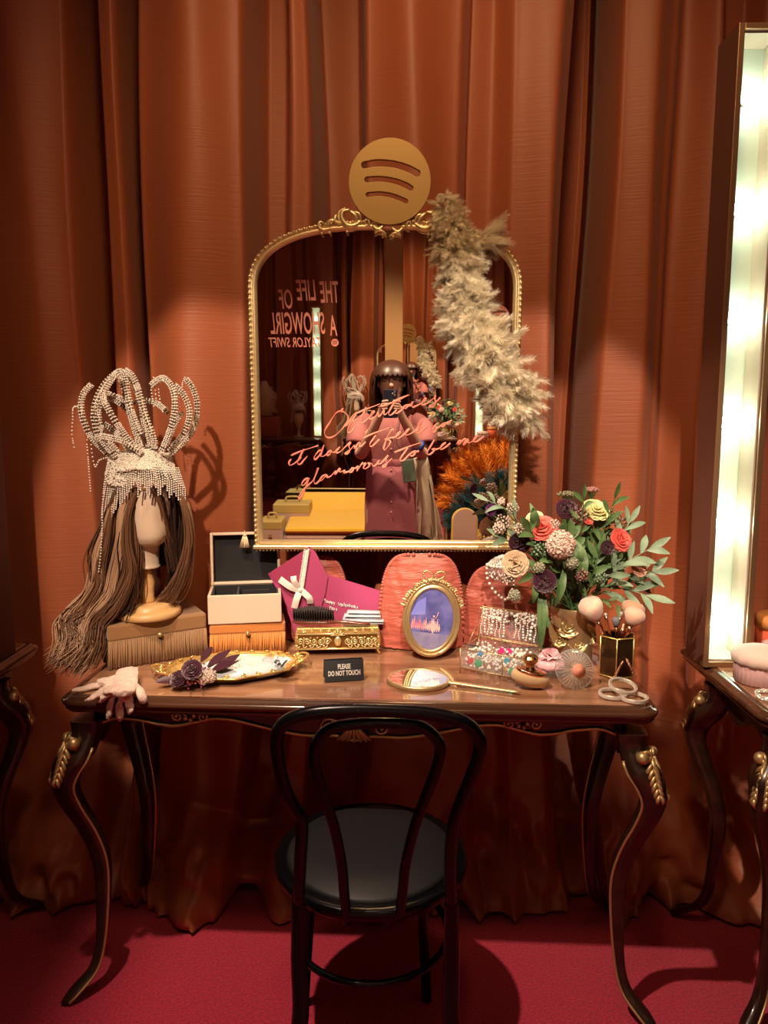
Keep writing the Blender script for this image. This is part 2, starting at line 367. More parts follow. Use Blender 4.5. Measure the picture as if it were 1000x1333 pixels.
def curtain(u0, u1, label):
    m = MB(); n = int((u1 - u0) / 2.6); zs = [0.012 + 0.72 * (i / 34) for i in range(34)] + [0.732 + (3.62 - 0.732) * (i / 40) for i in range(41)]
    m.grid([[curtain_pt(u0 + (u1 - u0) * k / n, z) for k in range(n + 1)] for z in zs])
    o = part('silk_curtain', m, M_curtain, sub=0); s = o.modifiers.new('thick', 'SOLIDIFY'); s.thickness = 0.004
    return setp(o, label, 'curtain', 'silk curtains along the back wall')
curtain(-620, 196, 'rust silk curtain hanging behind the jewelled headdress at the left end')
curtain(196, 612, 'orange rust silk curtain hanging behind the left half of the gilt mirror')
curtain(612, 771, 'rust silk curtain hanging behind the feather boa and the right half of the gilt mirror')
curtain(771, 1640, 'rosy rust silk curtain between the bouquet and the lit bulb column')

# opposite wall: tall mirror with vinyl text
WMX = Matrix.Translation((0, YO, 0)) @ Matrix.Rotation(radians(1.26), 4, 'Z')
wmir = thing('wall_mirror', 'tall mirrored wall with pink vinyl title behind the photographer', 'wall mirror', M=WMX)
part('mirror_pane', MB().box((0, -0.01, 1.75), (5.2, 0.02, 3.3)), M_mirror, wmir)
sp = RX(513, 400, YO).x
part('center_stile', MB().box((sp, 0.012, 1.75), (0.135, 0.024, 3.3)), mat('stile wood', (0.42, 0.22, 0.09), 0.35, metal=0.3), wmir, bevel=0.004, label='brushed bronze vertical strip')
def wtext(s, x0, x1, y0, y1, shear=0.2, m=None, tilt=0.0):
    """text filling the reflected pixel box x0..x1 (left..right as reflected), y0..y1"""
    mb = text_mesh(s, 1.0, 0.004, shear, bold=0.012)
    xs = [v[0] for v in mb.v]; ys = [v[1] for v in mb.v]
    a, b = RX(x0, y1, YO), RX(x1, y0, YO)
    W, H = abs(b.x - a.x), abs(b.z - a.z); cx, cz = (a.x + b.x) / 2, (a.z + b.z) / 2
    sx, sy = W / (max(xs) - min(xs)), H / (max(ys) - min(ys)); mx, my = (max(xs) + min(xs)) / 2, (max(ys) + min(ys)) / 2
    L = WMX.inverted() @ Vector((cx, YO, cz))
    mb.v = [(L.x - (v[0] - mx) * sx, 0.004 + v[2] * 0.25, L.z + (v[1] - my) * sy) for v in mb.v]
    return part('vinyl_lettering', mb, m or M_decal2, wmir)
wtext('THE', 416, 440, 366, 394); wtext('LIFE', 385, 411, 364, 391); wtext('OF', 362, 380, 376, 402)
wtext('A', 430, 439, 410, 437); wtext('SHOWGIRL', 352, 423, 406, 435)
wtext('TAYLOR SWIFT', 349, 417, 439, 452)
def logo_curve(rad, slots, thick, bev=0.0):
    """disc with slots cut right through, in the x-z plane facing -y; slots: (list of centre points, half width)"""
    cu = bpy.data.curves.new('l', 'CURVE'); cu.dimensions = '2D'; cu.fill_mode = 'BOTH'; cu.extrude = thick / 2 - bev; cu.bevel_depth = bev
    def add(pts):
        s = cu.splines.new('POLY'); s.points.add(len(pts) - 1)
        for i, p in enumerate(pts): s.points[i].co = (p[0], p[1], 0, 1)
        s.use_cyclic_u = True
    add([(rad * cos(2 * pi * i / 72), rad * sin(2 * pi * i / 72)) for i in range(72)])
    for cl, hw in slots:
        P = spline([(x, y, 0) for x, y in cl], 5); L = []; Rr = []
        for i, p in enumerate(P):
            t = (P[min(i + 1, len(P) - 1)] - P[max(i - 1, 0)]).normalized(); nn = Vector((-t.y, t.x, 0)); L.append(p + nn * hw); Rr.append(p - nn * hw)
        t1 = (P[-1] - P[-2]).normalized(); t0 = (P[0] - P[1]).normalized()
        def cap(c, t, st): return [c + (Matrix.Rotation(a, 3, 'Z') @ st) * hw for a in [-pi * k / 6 for k in range(1, 6)]]
        out = L + cap(P[-1], t1, Vector((-t1.y, t1.x, 0))) + Rr[::-1] + cap(P[0], t0, Vector((-t0.y, t0.x, 0)))
        add(out)
    o = bpy.data.objects.new('l', cu); C.objects.link(o); dg = bpy.context.evaluated_depsgraph_get(); dg.update()
    me = o.evaluated_get(dg).to_mesh(); mb = MB()
    mb.add([Vector((v.co.x, -v.co.z, v.co.y)) for v in me.vertices], [tuple(p.vertices) for p in me.polygons], 0, False)
    o.evaluated_get(dg).to_mesh_clear(); bpy.data.objects.remove(o); bpy.data.curves.remove(cu); return mb
SL = []
for pts, hw in (([(378, 140), (420, 134), (470, 138), (515, 151), (543, 165)], 11.5), ([(386, 183), (425, 181), (470, 187), (505, 199), (523, 209)], 9.5), ([(388, 228), (425, 225), (460, 230), (490, 240), (508, 248)], 8)):
    SL.append(([((x - 457) / 127.5, -(y - 189) / 127.5) for x, y in pts], hw / 127.5))
def slots(r): return [([(x * r, y * r) for x, y in p], hw * r) for p, hw in SL]
lm = logo_curve(0.028, slots(0.028), 0.004); c0 = WMX.inverted() @ RX(436, 446, YO); lm.v = [(c0.x - v[0], 0.006 + v[1], c0.z + v[2]) for v in lm.v]
part('vinyl_emblem', lm, M_decal2, wmir)
lm = logo_curve(0.082, slots(0.082), 0.004); c0 = WMX.inverted() @ RX(648, 412, YO); lm.v = [(c0.x - v[0], 0.006 + v[1], c0.z + v[2]) for v in lm.v]
part('vinyl_emblem', lm, M_decal2, wmir)

# ================================================================ dressing table
RZ = radians(-2.37)
DX = -0.087; DY = 1.956                     # centre of the main table
DW, DD = 1.400, 0.54
def scroll(m, c, r, turns, h, start=0.0, s=1, w=0.005, ex=(1, 0, 0), ez=(0, 0, 1)):
    """spiral scroll tube in the plane ex/ez"""
    ex, ez, c = Vector(ex), Vector(ez), Vector(c); P = []
    n = int(14 * turns)
    for i in range(n + 1):
        t = i / n; a = start + s * 2 * pi * turns * t; rr = r * (1 - 0.82 * t); P.append(c + ex * rr * cos(a) + ez * rr * sin(a))
    m.tube(P, [w * (1 - 0.4 * i / n) for i in range(n + 1)], 6); m.ball(P[-1], w * 1.5, 8); return m
LEGP = [(942, 113, 19), (968, 103, 25), (990, 96, 20), (1012, 94, 16), (1043, 102.6, 14.5), (1087, 119, 13), (1135, 131, 11.5), (1188, 134, 10), (1254, 133, 7.5), (1290, 126, 8), (1310, 109, 9.5), (1321, 100, 7)]
def make_table(label, cat_group, loc, rz):
    t = thing('dressing_table', label, 'dressing table', loc, rz, cat_group)
    hw, hd = DW / 2, DD / 2
    # top: stepped moulded slab with rounded corners
    def ring(ix, z, rad=0.045):
        P = []; a, b = hw - ix, hd - ix; r = max(0.006, rad - ix)
        for cx, cy, a0 in ((a - r, b - r, 0), (-a + r, b - r, pi / 2), (-a + r, -b + r, pi), (a - r, -b + r, 3 * pi / 2)):
            for k in range(7): an = a0 + pi / 2 * k / 6; P.append((cx + r * cos(an), cy + r * sin(an), z))
        return P
    prof = [(0.030, .738), (0.012, .740), (0.006, .748), (0.010, .754), (0.0, .758), (-0.002, .765), (0.004, .771), (0.012, .773), (0.014, .7765), (0.022, .7785), (0.030, .7785)]
    m = MB(); rows = [ring(i, z) for i, z in prof]; m.grid(rows, close_u=True); m.add(rows[0], [tuple(range(len(rows[0])))[::-1]], 0, False)
    part('top_moulding', m, M_edge, t)
    r1, r2, r3 = ring(0.029, .7785), ring(0.033, .780), ring(0.20, .780); m = MB(); m.grid([r1, r2], close_u=True); m.add(r2, [tuple(range(len(r2)))], 0, False)
    part('tabletop', m, M_top, t)
    # apron front with scalloped lower edge
    ap = [(139, 959), (163, 948), (199, 952), (216, 959), (240, 961), (260, 954), (287, 948), (326, 955), (370, 966), (414, 972), (445, 970), (466, 979), (491, 973), (540, 974), (582, 965), (627, 955), (650, 957), (673, 965), (697, 969), (734, 964), (772, 961), (802, 970)]
    bt = []
    for px, py in ap: p = VY(px, py, 1.70); bt.append(((px - 470) / 332 * (hw - 0.075), p.z))
    # make it symmetric about the middle
    N = 60; xs = [-(hw - .075) + 2 * (hw - .075) * i / N for i in range(N + 1)]
    def zb(x):
        def f(xx):
            for (a, za), (b, zb_) in zip(bt, bt[1:]):
                if a <= xx <= b: return za + (zb_ - za) * (xx - a) / (b - a)
            return bt[0][1] if xx < bt[0][0] else bt[-1][1]
        return 0.5 * (f(x) + f(-x)) + 0.012
    yf = -hd + 0.05
    for sy_ in (1, -1):
        poly = [Vector((x, sy_ * yf, zb(x))) for x in xs] + [Vector((hw - .075, sy_ * yf, .74)), Vector((-(hw - .075), sy_ * yf, .74))]
        part('front_apron' if sy_ == 1 else 'rear_apron', MB().prism(poly, (0, sy_ * 0.02, 0)), M_dark, t)
    part('apron_beading', MB().tube([Vector((x, yf - 0.004, zb(x))) for x in xs], 0.0045, 6), M_gilt, t, label='gilt bead along the scalloped apron')
    for sx in (-1, 1):
        X = sx * (hw - 0.06); ys = [-(hd - .07) + 2 * (hd - .07) * i / 20 for i in range(21)]
        poly = [Vector((X, y, .665 - 0.02 * cos(y / (hd - .07) * 2 * pi))) for y in ys] + [Vector((X, hd - .07, .74)), Vector((X, -hd + .07, .74))]
        part('side_apron', MB().prism(poly, (-sx * 0.02, 0, 0)), M_dark, t)
    # carved ornaments
    for x0, wd in ((-0.385 * DW / 1.37, 0.05), (0, 0.06), (0.385 * DW / 1.37, 0.05)):
        m = MB(); z0 = zb(x0) + 0.012
        if x0 == 0:
            for k in range(7):
                a = radians(-60 + 20 * k); P = [Vector((x0 + 0.006 * sin(a), yf - 0.008, z0 + 0.03)), Vector((x0 + 0.022 * sin(a), yf - 0.014, z0 + .012)), Vector((x0 + 0.046 * sin(a), yf - 0.008, z0 - 0.004 - 0.010 * cos(a)))]
                m.tube(spline(P, 4), [0.003 + 0.003 * sin(pi * i / 8) for i in range(9)], 6)
            for s in (-1, 1): scroll(m, (s * 0.062, yf - 0.008, z0 + 0.022), 0.020, 1.3, 0, pi / 2, -s, 0.0042)
            for s in (-1, 1): m.tube(spline([(s * 0.03, yf - .008, z0 + .035), (s * 0.075, yf - .01, z0 + .045), (s * .115, yf - .006, z0 + .034)], 5), [.005, .005, .005, .004, .004, .003, .003, .002, .002, .001, .001], 6)
        else:
            for s in (-1, 1):
                scroll(m, (x0 + s * 0.030, yf - 0.008, z0 + 0.006), 0.015, 1.2, 0, pi / 2, -s, 0.0036)
                m.tube(spline([(x0 + s * .006, yf - .01, z0 + .004), (x0 + s * .02, yf - .012, z0 + .022), (x0 + s * .012, yf - .01, z0 + .034)], 4), 0.0035, 6)
            for q in range(5): m.ball((x0 + 0.011 * cos(q * 1.26), yf - .012, z0 + .010 + .011 * sin(q * 1.26)), 0.0065, 8)
        part('carved_ornament', m, M_gilt, t, label='rubbed gilt leaf carving')
    # cabriole legs
    prof = []
    for py, cx, w in LEGP:
        p = VY(cx, py, 1.70); e = VY(75, 905, 1.68).x; prof.append((p.z, p.x - e, w * 0.00178))
    z_top, z_bot = prof[0][0], prof[-1][0]
    prof = [(0.715, prof[0][1] + .004, prof[0][2] * 1.15)] + [((z - z_bot) / (z_top - z_bot) * (0.668) + 0.010, o, w_) for z, o, w_ in prof]
    for sx in (-1, 1):
        for sy in (-1, 1):
            m = MB(); rows = []; inner = []; outer = []
            SP = spline([Vector((z, o, w_)) for z, o, w_ in prof], 4)
            for q in SP:
                z, o, w_ = q; ox = sx * (hw - o); oy = sy * (hd - o * 0.85 + 0.01) - (0.13 if sy > 0 else 0)
                row = []
                for k in range(12):
                    a = 2 * pi * k / 12 + pi / 12; ca, sa = cos(a), sin(a); f = 1 / max(abs(ca), abs(sa)) * 0.72 + 0.28
                    row.append(Vector((ox + ca * f * w_ * 0.92, oy + sa * f * w_ * 0.80, z)))
                rows.append(row); inner.append(Vector((ox - sx * w_ * 0.93, oy + sy * w_ * 0.62, z))); outer.append((Vector((ox, oy, z)), w_))
            m.grid(rows, close_u=True); m.add(rows[-1], [tuple(range(12))], 0, False); m.add(rows[0], [tuple(range(12))[::-1]], 0, False)
            L = part('leg', m, M_dark, t)
            part('gilt_edge', MB().tube(inner[6:], [0.0035] * (len(inner) - 6), 6), M_gilt, L, label='thin gilt line on the inner edge')
            # knee carving: boss and drooping leaf
            m = MB(); c, w_ = outer[5]; c2, w2 = outer[14]
            base = c + Vector((sx * w_ * 0.55, sy * w_ * 0.62, 0.0))
            for s in (0, 1):   # on the front and on the outer face
                if s == 0: n_, e_ = Vector((0, sy, 0)), Vector((sx, 0, 0)); cc = c + n_ * w_ * 0.95 + e_ * w_ * 0.30
                else: n_, e_ = Vector((sx, 0, 0)), Vector((0, sy, 0)); cc = c + n_ * w_ * 1.05 + e_ * w_ * 0.1
                m.ball(cc + n_ * .002, 0.015, 12, sc_=(1, 1, 1))
                scroll(m, cc + e_ * 0.012, 0.024, 0.9, 0, -pi / 2, -1, 0.0055, e_, (0, 0, 1))
                end = c2 + n_ * w2 * 0.9 + e_ * w2 * 0.4
                for k in range(6):
                    tt = 0.12 + k * 0.15; a = cc.lerp(end, tt) + e_ * (0.018 * (1 - tt)) + n_ * .002
                    for s3 in (-1, 1):
                        b = a + e_ * s3 * 0.013 * (1.2 - tt) + Vector((0, 0, -0.034 * (1.1 - tt * .5)))
                        m.tube(spline([a, a.lerp(b, .5) + n_ * 0.006 + e_ * s3 * .004, b], 3), [.0035, .005, .0055, .005, .004, .003, .0015], 6)
                m.tube([cc + e_ * .02, cc.lerp(end, .5) + e_ * 0.012 + n_ * .004, end], [0.005, 0.005, 0.002], 6)
            part('knee_carving', m, M_gilt, L, label='rubbed gilt scroll and leaf on the knee')
    return t
tabA = make_table('long dark carved dressing table with polished walnut top, in the centre', 'carved dressing tables', (DX, DY, 0), RZ)
tabB = dup(tabA, loc=(0.815 + DW / 2, 1.90, 0), rz=0.0, label='dark carved dressing table cut off at the right, carrying the lit bulb column')
tabC = dup(tabA, loc=(-1.035 - DW / 2, 1.90, 0), rz=0.0, label='dark carved dressing table only its rear right leg seen at the left edge')

# ================================================================ bentwood chair
def make_chair(label):
    c = VY(483, 1110, 1.62); cx = c.x
    t = thing('bentwood_chair', label, 'chair', (cx, 1.62, 0))
    SH = 0.46; R_ = 0.216
    m = MB(); m.lathe([(0.0, SH - .030), (R_ - .01, SH - .030), (R_, SH - .02), (R_, SH - .004), (R_ - .006, SH + .002), (R_ - .02, SH - .002), (R_ - .03, SH)], (0, 0, 0), 48); part('seat_frame', m, M_black, t)
    m = MB(); m.lathe([(R_ - .022, SH - .004), (R_ - .035, SH + .008), (0.12, SH + .016), (0.0, SH + .018)], (0, 0, 0), 48); part('seat', m, M_seat, t, label='black seat pad')
    def back(px, py, lean=True):
        z0, y0, y1 = 0.46, 1.415, 1.30   # plane through the rear of the seat leaning back
        d = ray(px, py)
        # y = y0 + (z - z0) * (y1 - y0) / 0.47
        k = (y1 - y0) / 0.47; tt = (y0 + (CAM.z - z0) * k) / (d.y - d.z * k); return CAM + d * tt
    out = [(389, 1177), (391, 1125), (393, 1069), (383, 1050), (372, 1028), (362, 988), (361, 957), (372, 940), (400, 929), (442, 925), (487.5, 924.5), (540, 927), (582, 933), (610, 944), (625, 965), (620.5, 992), (603, 1037.5), (591, 1072.5), (586, 1125), (588, 1177)]
    P = [back(*q) for q in out]; P = spline(P, 4)
    off = Vector((cx, 1.62, 0))
    foot_l, foot_r = Vector((-0.20, -0.27, 0.0)), Vector((0.20, -0.27, 0.0))
    Pl = [p - off for p in P]
    m = MB(); m.tube(Pl, [0.0125] * len(Pl), 12); part('outer_back_hoop', m, M_black, t)
    inn = [(452, 1200), (448, 1160), (445, 1125), (435, 1076), (419, 1027), (409, 990), (413, 965), (431.5, 948), (463, 942.5), (498, 941), (540, 943.5), (561, 954), (573, 972), (568, 1000), (554, 1037.5), (540, 1076), (528, 1125), (524, 1160), (520, 1195)]
    Pi_ = spline([back(*q) for q in inn], 4); Pi_ = [p - off for p in Pi_]
    m = MB(); m.tube(Pi_, 0.0105, 12); part('inner_back_hoop', m, M_black, t)
    for s, top, foot in ((-1, Pl[0], foot_l), (1, Pl[-1], foot_r)):
        m = MB(); Q = spline([top + Vector((0, 0, .02)), top + Vector((s * .002, .004, -0.12)), Vector((top.x * 1.02, top.y - .015, 0.2)), foot], 5); n = len(Q)
        m.tube(Q, [0.0135 + 0.004 * sin(pi * i / n) for i in range(n)], 12); part('leg', m, M_black, t)
    for px, py in ((556, 1302), (396, 1308)):
        g = G(px, py, 0.0) - off; tp = Vector((g.x * 0.82, g.y - .035, SH - .02))
        m = MB(); Q = spline([tp, tp.lerp(g, .5) + Vector((0, -.006, 0)), g], 6); n = len(Q); m.tube(Q, [0.0155 - 0.004 * i / n for i in range(n)], 12); part('leg', m, M_black, t)
    m = MB(); m.tube([Vector((0.175 * cos(a), 0.175 * sin(a), 0.27)) for a in [2 * pi * i / 40 for i in range(40)]], 0.008, 8, closed=True); 
    part('leg_hoop', m, M_black, t)
    return t
chair = make_chair('black bentwood chair with double hoop back pushed under the table')
# ================================================================ gilt mirror
mir = thing('arched_mirror', 'gilt arched wall mirror with beaded edge and pink handwritten quote', 'mirror', M=MM)
bl, br = MP(331, 711), MP(668, 716); tl, tr = MP(327, 400), MP(680, 400); top_ = MP(500, 291)
XL, XR = (bl.x + tl.x) / 2, (br.x + tr.x) / 2; ZB = (MP(500, 713).z); ZT = top_.z + 0.006; XC = (XL + XR) / 2; HWm = (XR - XL) / 2
def outline(inset=0.0, n=30):
    """from bottom left up over the arch to bottom right"""
    hw = HWm - inset; zt = ZT - inset; zs = MP(330, 375).z; P = []
    for i in range(9): P.append(Vector((XC - hw, 0, ZB + inset + (zs - ZB - inset) * i / 8)))
    for i in range(1, n):
        a = pi - pi * i / n; ca, sa = cos(a), sin(a); e = 2 / 2.75
        P.append(Vector((XC + hw * math.copysign(abs(ca) ** e, ca), 0, zs + (zt - zs) * abs(sa) ** (2 / 2.3))))
    for i in range(9): P.append(Vector((XC + hw, 0, zs - (zs - ZB - inset) * i / 8)))
    return P
ol = outline(0.012); m = MB(); m.add(ol, [tuple(range(len(ol)))], 0, False); m.add([p + Vector((0, 0.004, 0)) for p in ol], [tuple(range(len(ol)))[::-1]], 0, False)
m.v = [(v[0], v[1] + 0.0, v[2]) for v in m.v]
part('mirror_glass', m, mat('antiqued mirror', (0.90, 0.86, 0.80), 0.0, metal=1.0), mir)
def loft(profile, closed=True, n=30):
    rows = []
    for ins, y in profile: rows.append([Vector((p.x, y, p.z)) for p in outline(ins, n)])
    return rows
pr = [(0.0, 0.012), (-0.001, -0.010), (0.003, -0.016), (0.0075, -0.013), (0.009, -0.010), (0.013, -0.018), (0.018, -0.018), (0.021, -0.008), (0.022, 0.001)]
m = MB(); m.grid(loft(pr), close_u=True); part('frame', m, M_pgold, mir)
m = MB(); o1 = outline(0.004, 60)
# resample the outline for an even string of beads
L = [0]; 
for a, b in zip(o1, o1[1:]): L.append(L[-1] + (b - a).length)
def at_len(s):
    for i in range(len(L) - 1):
        if L[i + 1] >= s: return o1[i].lerp(o1[i + 1], (s - L[i]) / max(1e-9, L[i + 1] - L[i]))
    return o1[-1]
nb = int(L[-1] / 0.0145)
for i in range(nb): p = at_len(i * 0.0145 + .004); m.ball((p.x, -0.017, p.z), 0.0050, 8)
part('bead_border', m, M_pgold, mir, label='row of round beads along the outer edge')
m = MB(); m.box((XC, -0.012, ZB + 0.006), (2 * HWm + 0.006, 0.036, 0.012)); 
part('bottom_rail', m, M_pgold, mir, bevel=0.003)
m = MB(); k = int(2 * HWm / 0.0098)
for i in range(k): m.ball((XC - HWm + 0.006 + i * 2 * HWm / k, -0.020, ZB - 0.003), 0.0042, 8)
part('rail_beading', m, M_pgold, mir, label='small bead row under the bottom rail')
# crest scrolls
def mp3(px, py, off=0.012): p = MP(px, py, off); return p
cm = MB()
def stroke_px(m, pts, w, f=4, off=0.018, mirror=False):
    Q = [(1010 - x, y + 3) if mirror else (x, y) for x, y in pts]; P = spline([mp3(x, y, off) for x, y in Q], f); n = len(P)
    m.tube(P, [w * (0.45 + 0.75 * sin(pi * min(1, (i + 0.6) / n))) for i in range(n)], 7)
for mr in (False, True):
    stroke_px(cm, [(470, 287), (462, 293), (452, 293), (445, 284), (447, 275), (455, 273)], 0.0058, mirror=mr)
    stroke_px(cm, [(472, 290), (458, 297), (446, 294), (441, 285), (442, 276), (450, 271)], 0.0045, off=0.014, mirror=mr)
    stroke_px(cm, [(445, 292), (436, 288), (438, 279)], 0.0052, mirror=mr)
    stroke_px(cm, [(442, 294), (434, 287), (427, 290), (428, 295)], 0.0050, mirror=mr)
    stroke_px(cm, [(430, 297), (421, 299), (415, 295), (417, 289), (422, 291)], 0.0042, mirror=mr)
    stroke_px(cm, [(455, 274), (462, 280), (466, 287)], 0.005, mirror=mr); stroke_px(cm, [(458, 276), (467, 278), (470, 286)], 0.0038, mirror=mr)
    stroke_px(cm, [(474, 292), (478, 284), (481, 292), (476, 295)], 0.004, mirror=mr)
    stroke_px(cm, [(485, 293), (492, 299), (500, 293)], 0.0048, mirror=mr); stroke_px(cm, [(488, 302), (495, 300), (503, 305)], 0.004, mirror=mr)
    for x, y in ((419, 304), (429, 303), (452, 302), (489, 303), (498, 305)): q = mp3(1010 - x if mr else x, y + (3 if mr else 0), .016); cm.ball(q, .0042, 8)
part('crest_scrollwork', cm, M_pgold, mir, label='gilt acanthus scrolls flanking the round emblem')

# handwriting on the glass
S = []
def st(crop, pts):
    ox, oy, s = crop; S.append([(ox + x / s, oy + y / s) for x, y in pts])
A = (420, 505, 9.09); B = (500, 505, 10); Cc = (370, 545, 8.333); D_ = (470, 535, 7.69); E = (380, 575, 7.69); F_ = (500, 550, 7.14)
st(A, [(245, 243), (215, 275), (170, 290), (120, 350), (80, 420), (40, 480), (22, 530), (40, 575), (80, 592), (140, 570), (200, 520), (260, 450), (300, 390), (297, 330), (260, 290), (215, 277), (180, 285)])
st(A, [(265, 455), (300, 425), (350, 340), (400, 285), (385, 330), (340, 400), (300, 480), (300, 525), (330, 525), (375, 470), (382, 420), (350, 395), (300, 410), (430, 368)])
st(A, [(375, 315), (470, 270), (560, 235), (680, 188)])
st(A, [(515, 230), (490, 290), (455, 360), (450, 400), (470, 415), (510, 388), (560, 340), (600, 302), (610, 280), (590, 283), (562, 330), (558, 362), (585, 370), (630, 330), (655, 290), (663, 335), (690, 320), (715, 268), (728, 262), (725, 305), (745, 315), (790, 270)])
st(A, [(690, 222), (780, 190), (900, 145), (1030, 80)]); st(B, [(100, 190), (200, 142), (320, 93)])
st(A, [(845, 180), (810, 240), (785, 290), (792, 325), (830, 308), (880, 260), (860, 290), (875, 302), (910, 282), (970, 235)])
st(B, [(240, 262), (280, 232), (318, 222), (335, 240), (352, 225), (375, 185), (362, 225), (372, 250), (400, 245), (470, 210), (522, 180), (545, 150), (538, 135), (505, 170), (488, 212), (520, 222), (580, 187), (650, 130), (672, 98), (660, 140), (675, 190), (650, 238), (605, 250), (600, 232), (640, 215), (690, 170), (735, 125)])
st(B, [(275, 275), (330, 222), (340, 215)]); st(B, [(205, 180), (215, 172)])
st(Cc, [(75, 402), (130, 375), (220, 340), (300, 315), (370, 293)]); st(Cc, [(78, 440), (55, 468), (55, 500), (85, 502), (150, 455), (185, 415)])
st(Cc, [(215, 330), (180, 400), (150, 460), (150, 492), (178, 493), (215, 450), (252, 408)])
st(Cc, [(410, 350), (385, 345), (350, 380), (325, 420), (335, 445), (370, 415), (410, 350), (432, 288), (405, 370), (395, 405), (420, 410), (462, 385), (490, 352), (512, 350), (500, 382), (475, 400), (466, 385), (500, 360), (550, 366), (590, 325), (606, 303), (580, 325), (558, 358), (582, 372), (620, 350), (660, 310), (722, 255), (702, 300), (715, 340), (690, 380), (662, 378), (720, 335), (762, 290), (768, 325), (800, 272), (822, 262), (815, 300), (838, 298), (885, 252)])
st(Cc, [(905, 120), (885, 162)]); st(D_, [(25, 275), (80, 245), (180, 205), (285, 168)]); st(D_, [(150, 240), (120, 285), (92, 325), (92, 352), (118, 350), (185, 283)])
st(D_, [(330, 195), (312, 185), (290, 215), (260, 270), (240, 330), (228, 375), (240, 390), (275, 350), (296, 310), (275, 290), (235, 285), (300, 270), (345, 262), (385, 230), (400, 213), (382, 215), (355, 250), (362, 276), (400, 260), (442, 225), (480, 190), (485, 178), (465, 190), (445, 228), (462, 242), (510, 220), (555, 190), (600, 120), (618, 85), (600, 120), (570, 180), (560, 215), (582, 222), (620, 190), (662, 148)])
st(D_, [(715, 190), (740, 150), (772, 120), (745, 152), (755, 182), (735, 215), (710, 210), (740, 190), (800, 150), (820, 130), (848, 115), (838, 142), (815, 156), (805, 142), (850, 127), (910, 93)])
st(D_, [(335, 415), (400, 390), (500, 350), (598, 318)]); st(D_, [(470, 370), (420, 440), (392, 482), (402, 502), (432, 490), (480, 440), (520, 405), (548, 402), (532, 440), (502, 452), (496, 430), (540, 412), (583, 402)])
st(D_, [(735, 290), (700, 350), (670, 400), (665, 430), (690, 436), (730, 402), (740, 375), (712, 382), (730, 390), (790, 372), (828, 340), (850, 320), (820, 335), (795, 365), (802, 387), (850, 362), (897, 322)])
st(F_, [(680, 200), (700, 172), (716, 172), (692, 210), (740, 160), (762, 158), (738, 200), (748, 205), (785, 155), (778, 188), (815, 180), (850, 150), (868, 120), (842, 140), (830, 170), (862, 178), (930, 130)])
st(E, [(165, 365), (130, 380), (100, 420), (112, 440), (150, 402), (172, 365), (150, 430), (130, 480), (98, 550), (72, 577), (68, 550), (110, 490), (170, 430), (212, 388), (245, 310), (265, 262), (245, 320), (222, 392), (238, 422), (275, 392), (310, 350), (348, 328), (310, 345), (285, 380), (302, 386), (350, 332), (352, 355), (390, 345), (440, 290), (430, 330), (482, 270), (478, 305), (530, 285), (522, 308), (570, 298), (600, 262), (618, 265), (602, 300), (578, 305), (600, 272), (640, 265), (665, 248), (650, 297), (690, 235), (715, 210)])
st(E, [(715, 230), (742, 215), (716, 262), (740, 270), (780, 237), (762, 216), (800, 222), (815, 246), (850, 225), (875, 190), (866, 225), (900, 210), (966, 138), (942, 180), (952, 220), (925, 256), (910, 242), (960, 210), (1000, 170)])
wm = MB()
for s_ in S:
    P = spline([MP(x, y, 0.0012) for x, y in s_], 5); P = [p for i, p in enumerate(P) if i == 0 or (p - P[i - 1]).length > 1e-6]
    n = len(P); wm.tube(P, [0.0030 * (0.75 + 0.35 * sin(i * 0.35)) for i in range(n)], 6, flat=0.9)
wm.v = [(v[0], min(v[1], -0.0008) if v[1] > -0.0008 else max(v[1], -0.0022), v[2]) for v in wm.v]
part('handwritten_quote', wm, M_decal, mir, label='coral pink script painted on the glass')

# round emblem disc standing on the crest
dc = MW(507.5, 237, 0.020); rr_ = (MP(560.5, 237, .02) - MP(454.5, 237, .02)).length / 2
em = thing('round_sign', 'satin gold disc with three curved slots on top of the arched mirror', 'sign', M=Matrix.Translation(dc) @ MM.to_3x3().to_4x4())
part('disc', logo_curve(rr_, slots(rr_), 0.012, 0.0012), M_sign, em)

# ================================================================ feather boa
def feather(m, base, d, ln, w, curl, mi=0, nb=15):
    """a curly plume: a stem and thin barb slivers on both sides"""
    d = d.normalized(); sd = d.cross(rvec()).normalized(); up = sd.cross(d)
    P = []
    p = base.copy(); dd = d.copy(); k = 7
    for i in range(k): P.append(p.copy()); dd = (dd + up * curl / k + rvec(0.06)).normalized(); p = p + dd * ln / (k - 1)
    for i in range(k - 1):
        a, b = P[i], P[i + 1]; t = (i + 0.5) / k
        wid = w * (0.35 + 0.65 * sin(pi * min(1, t * 0.85 + 0.15)))
        for j in range(nb):
            q = a.lerp(b, j / nb)
            for s in (-1, 1):
                e = q + (sd * s * wid * random.uniform(.5, 1.1) + (b - a).normalized() * wid * random.uniform(.6, 1.5) + up * random.uniform(-.7, .7) * wid)
                tw = (b - a).normalized() * ln * 0.0065
                m.add([q - tw, q + tw, e.lerp(q, .35) + tw * 0.6 + up * wid * .06, e], [(0, 1, 2), (0, 2, 3)], mi, True)
    m.tube(P, [ln * 0.010 * (1 - 0.8 * i / k) for i in range(k)], 3, caps=False, mi=mi)
boa_px = [(574, 258, 15), (583, 275, 18), (590, 298, 20), (596, 325, 25), (604, 352, 24), (607, 385, 27), (611, 410, 30), (620, 436, 33), (636, 462, 33), (650, 488, 34), (665, 514, 33), (680, 535, 22)]
bp = [(MW(x, y, 0.055), r * 0.00232) for x, y, r in boa_px]; m = MB()
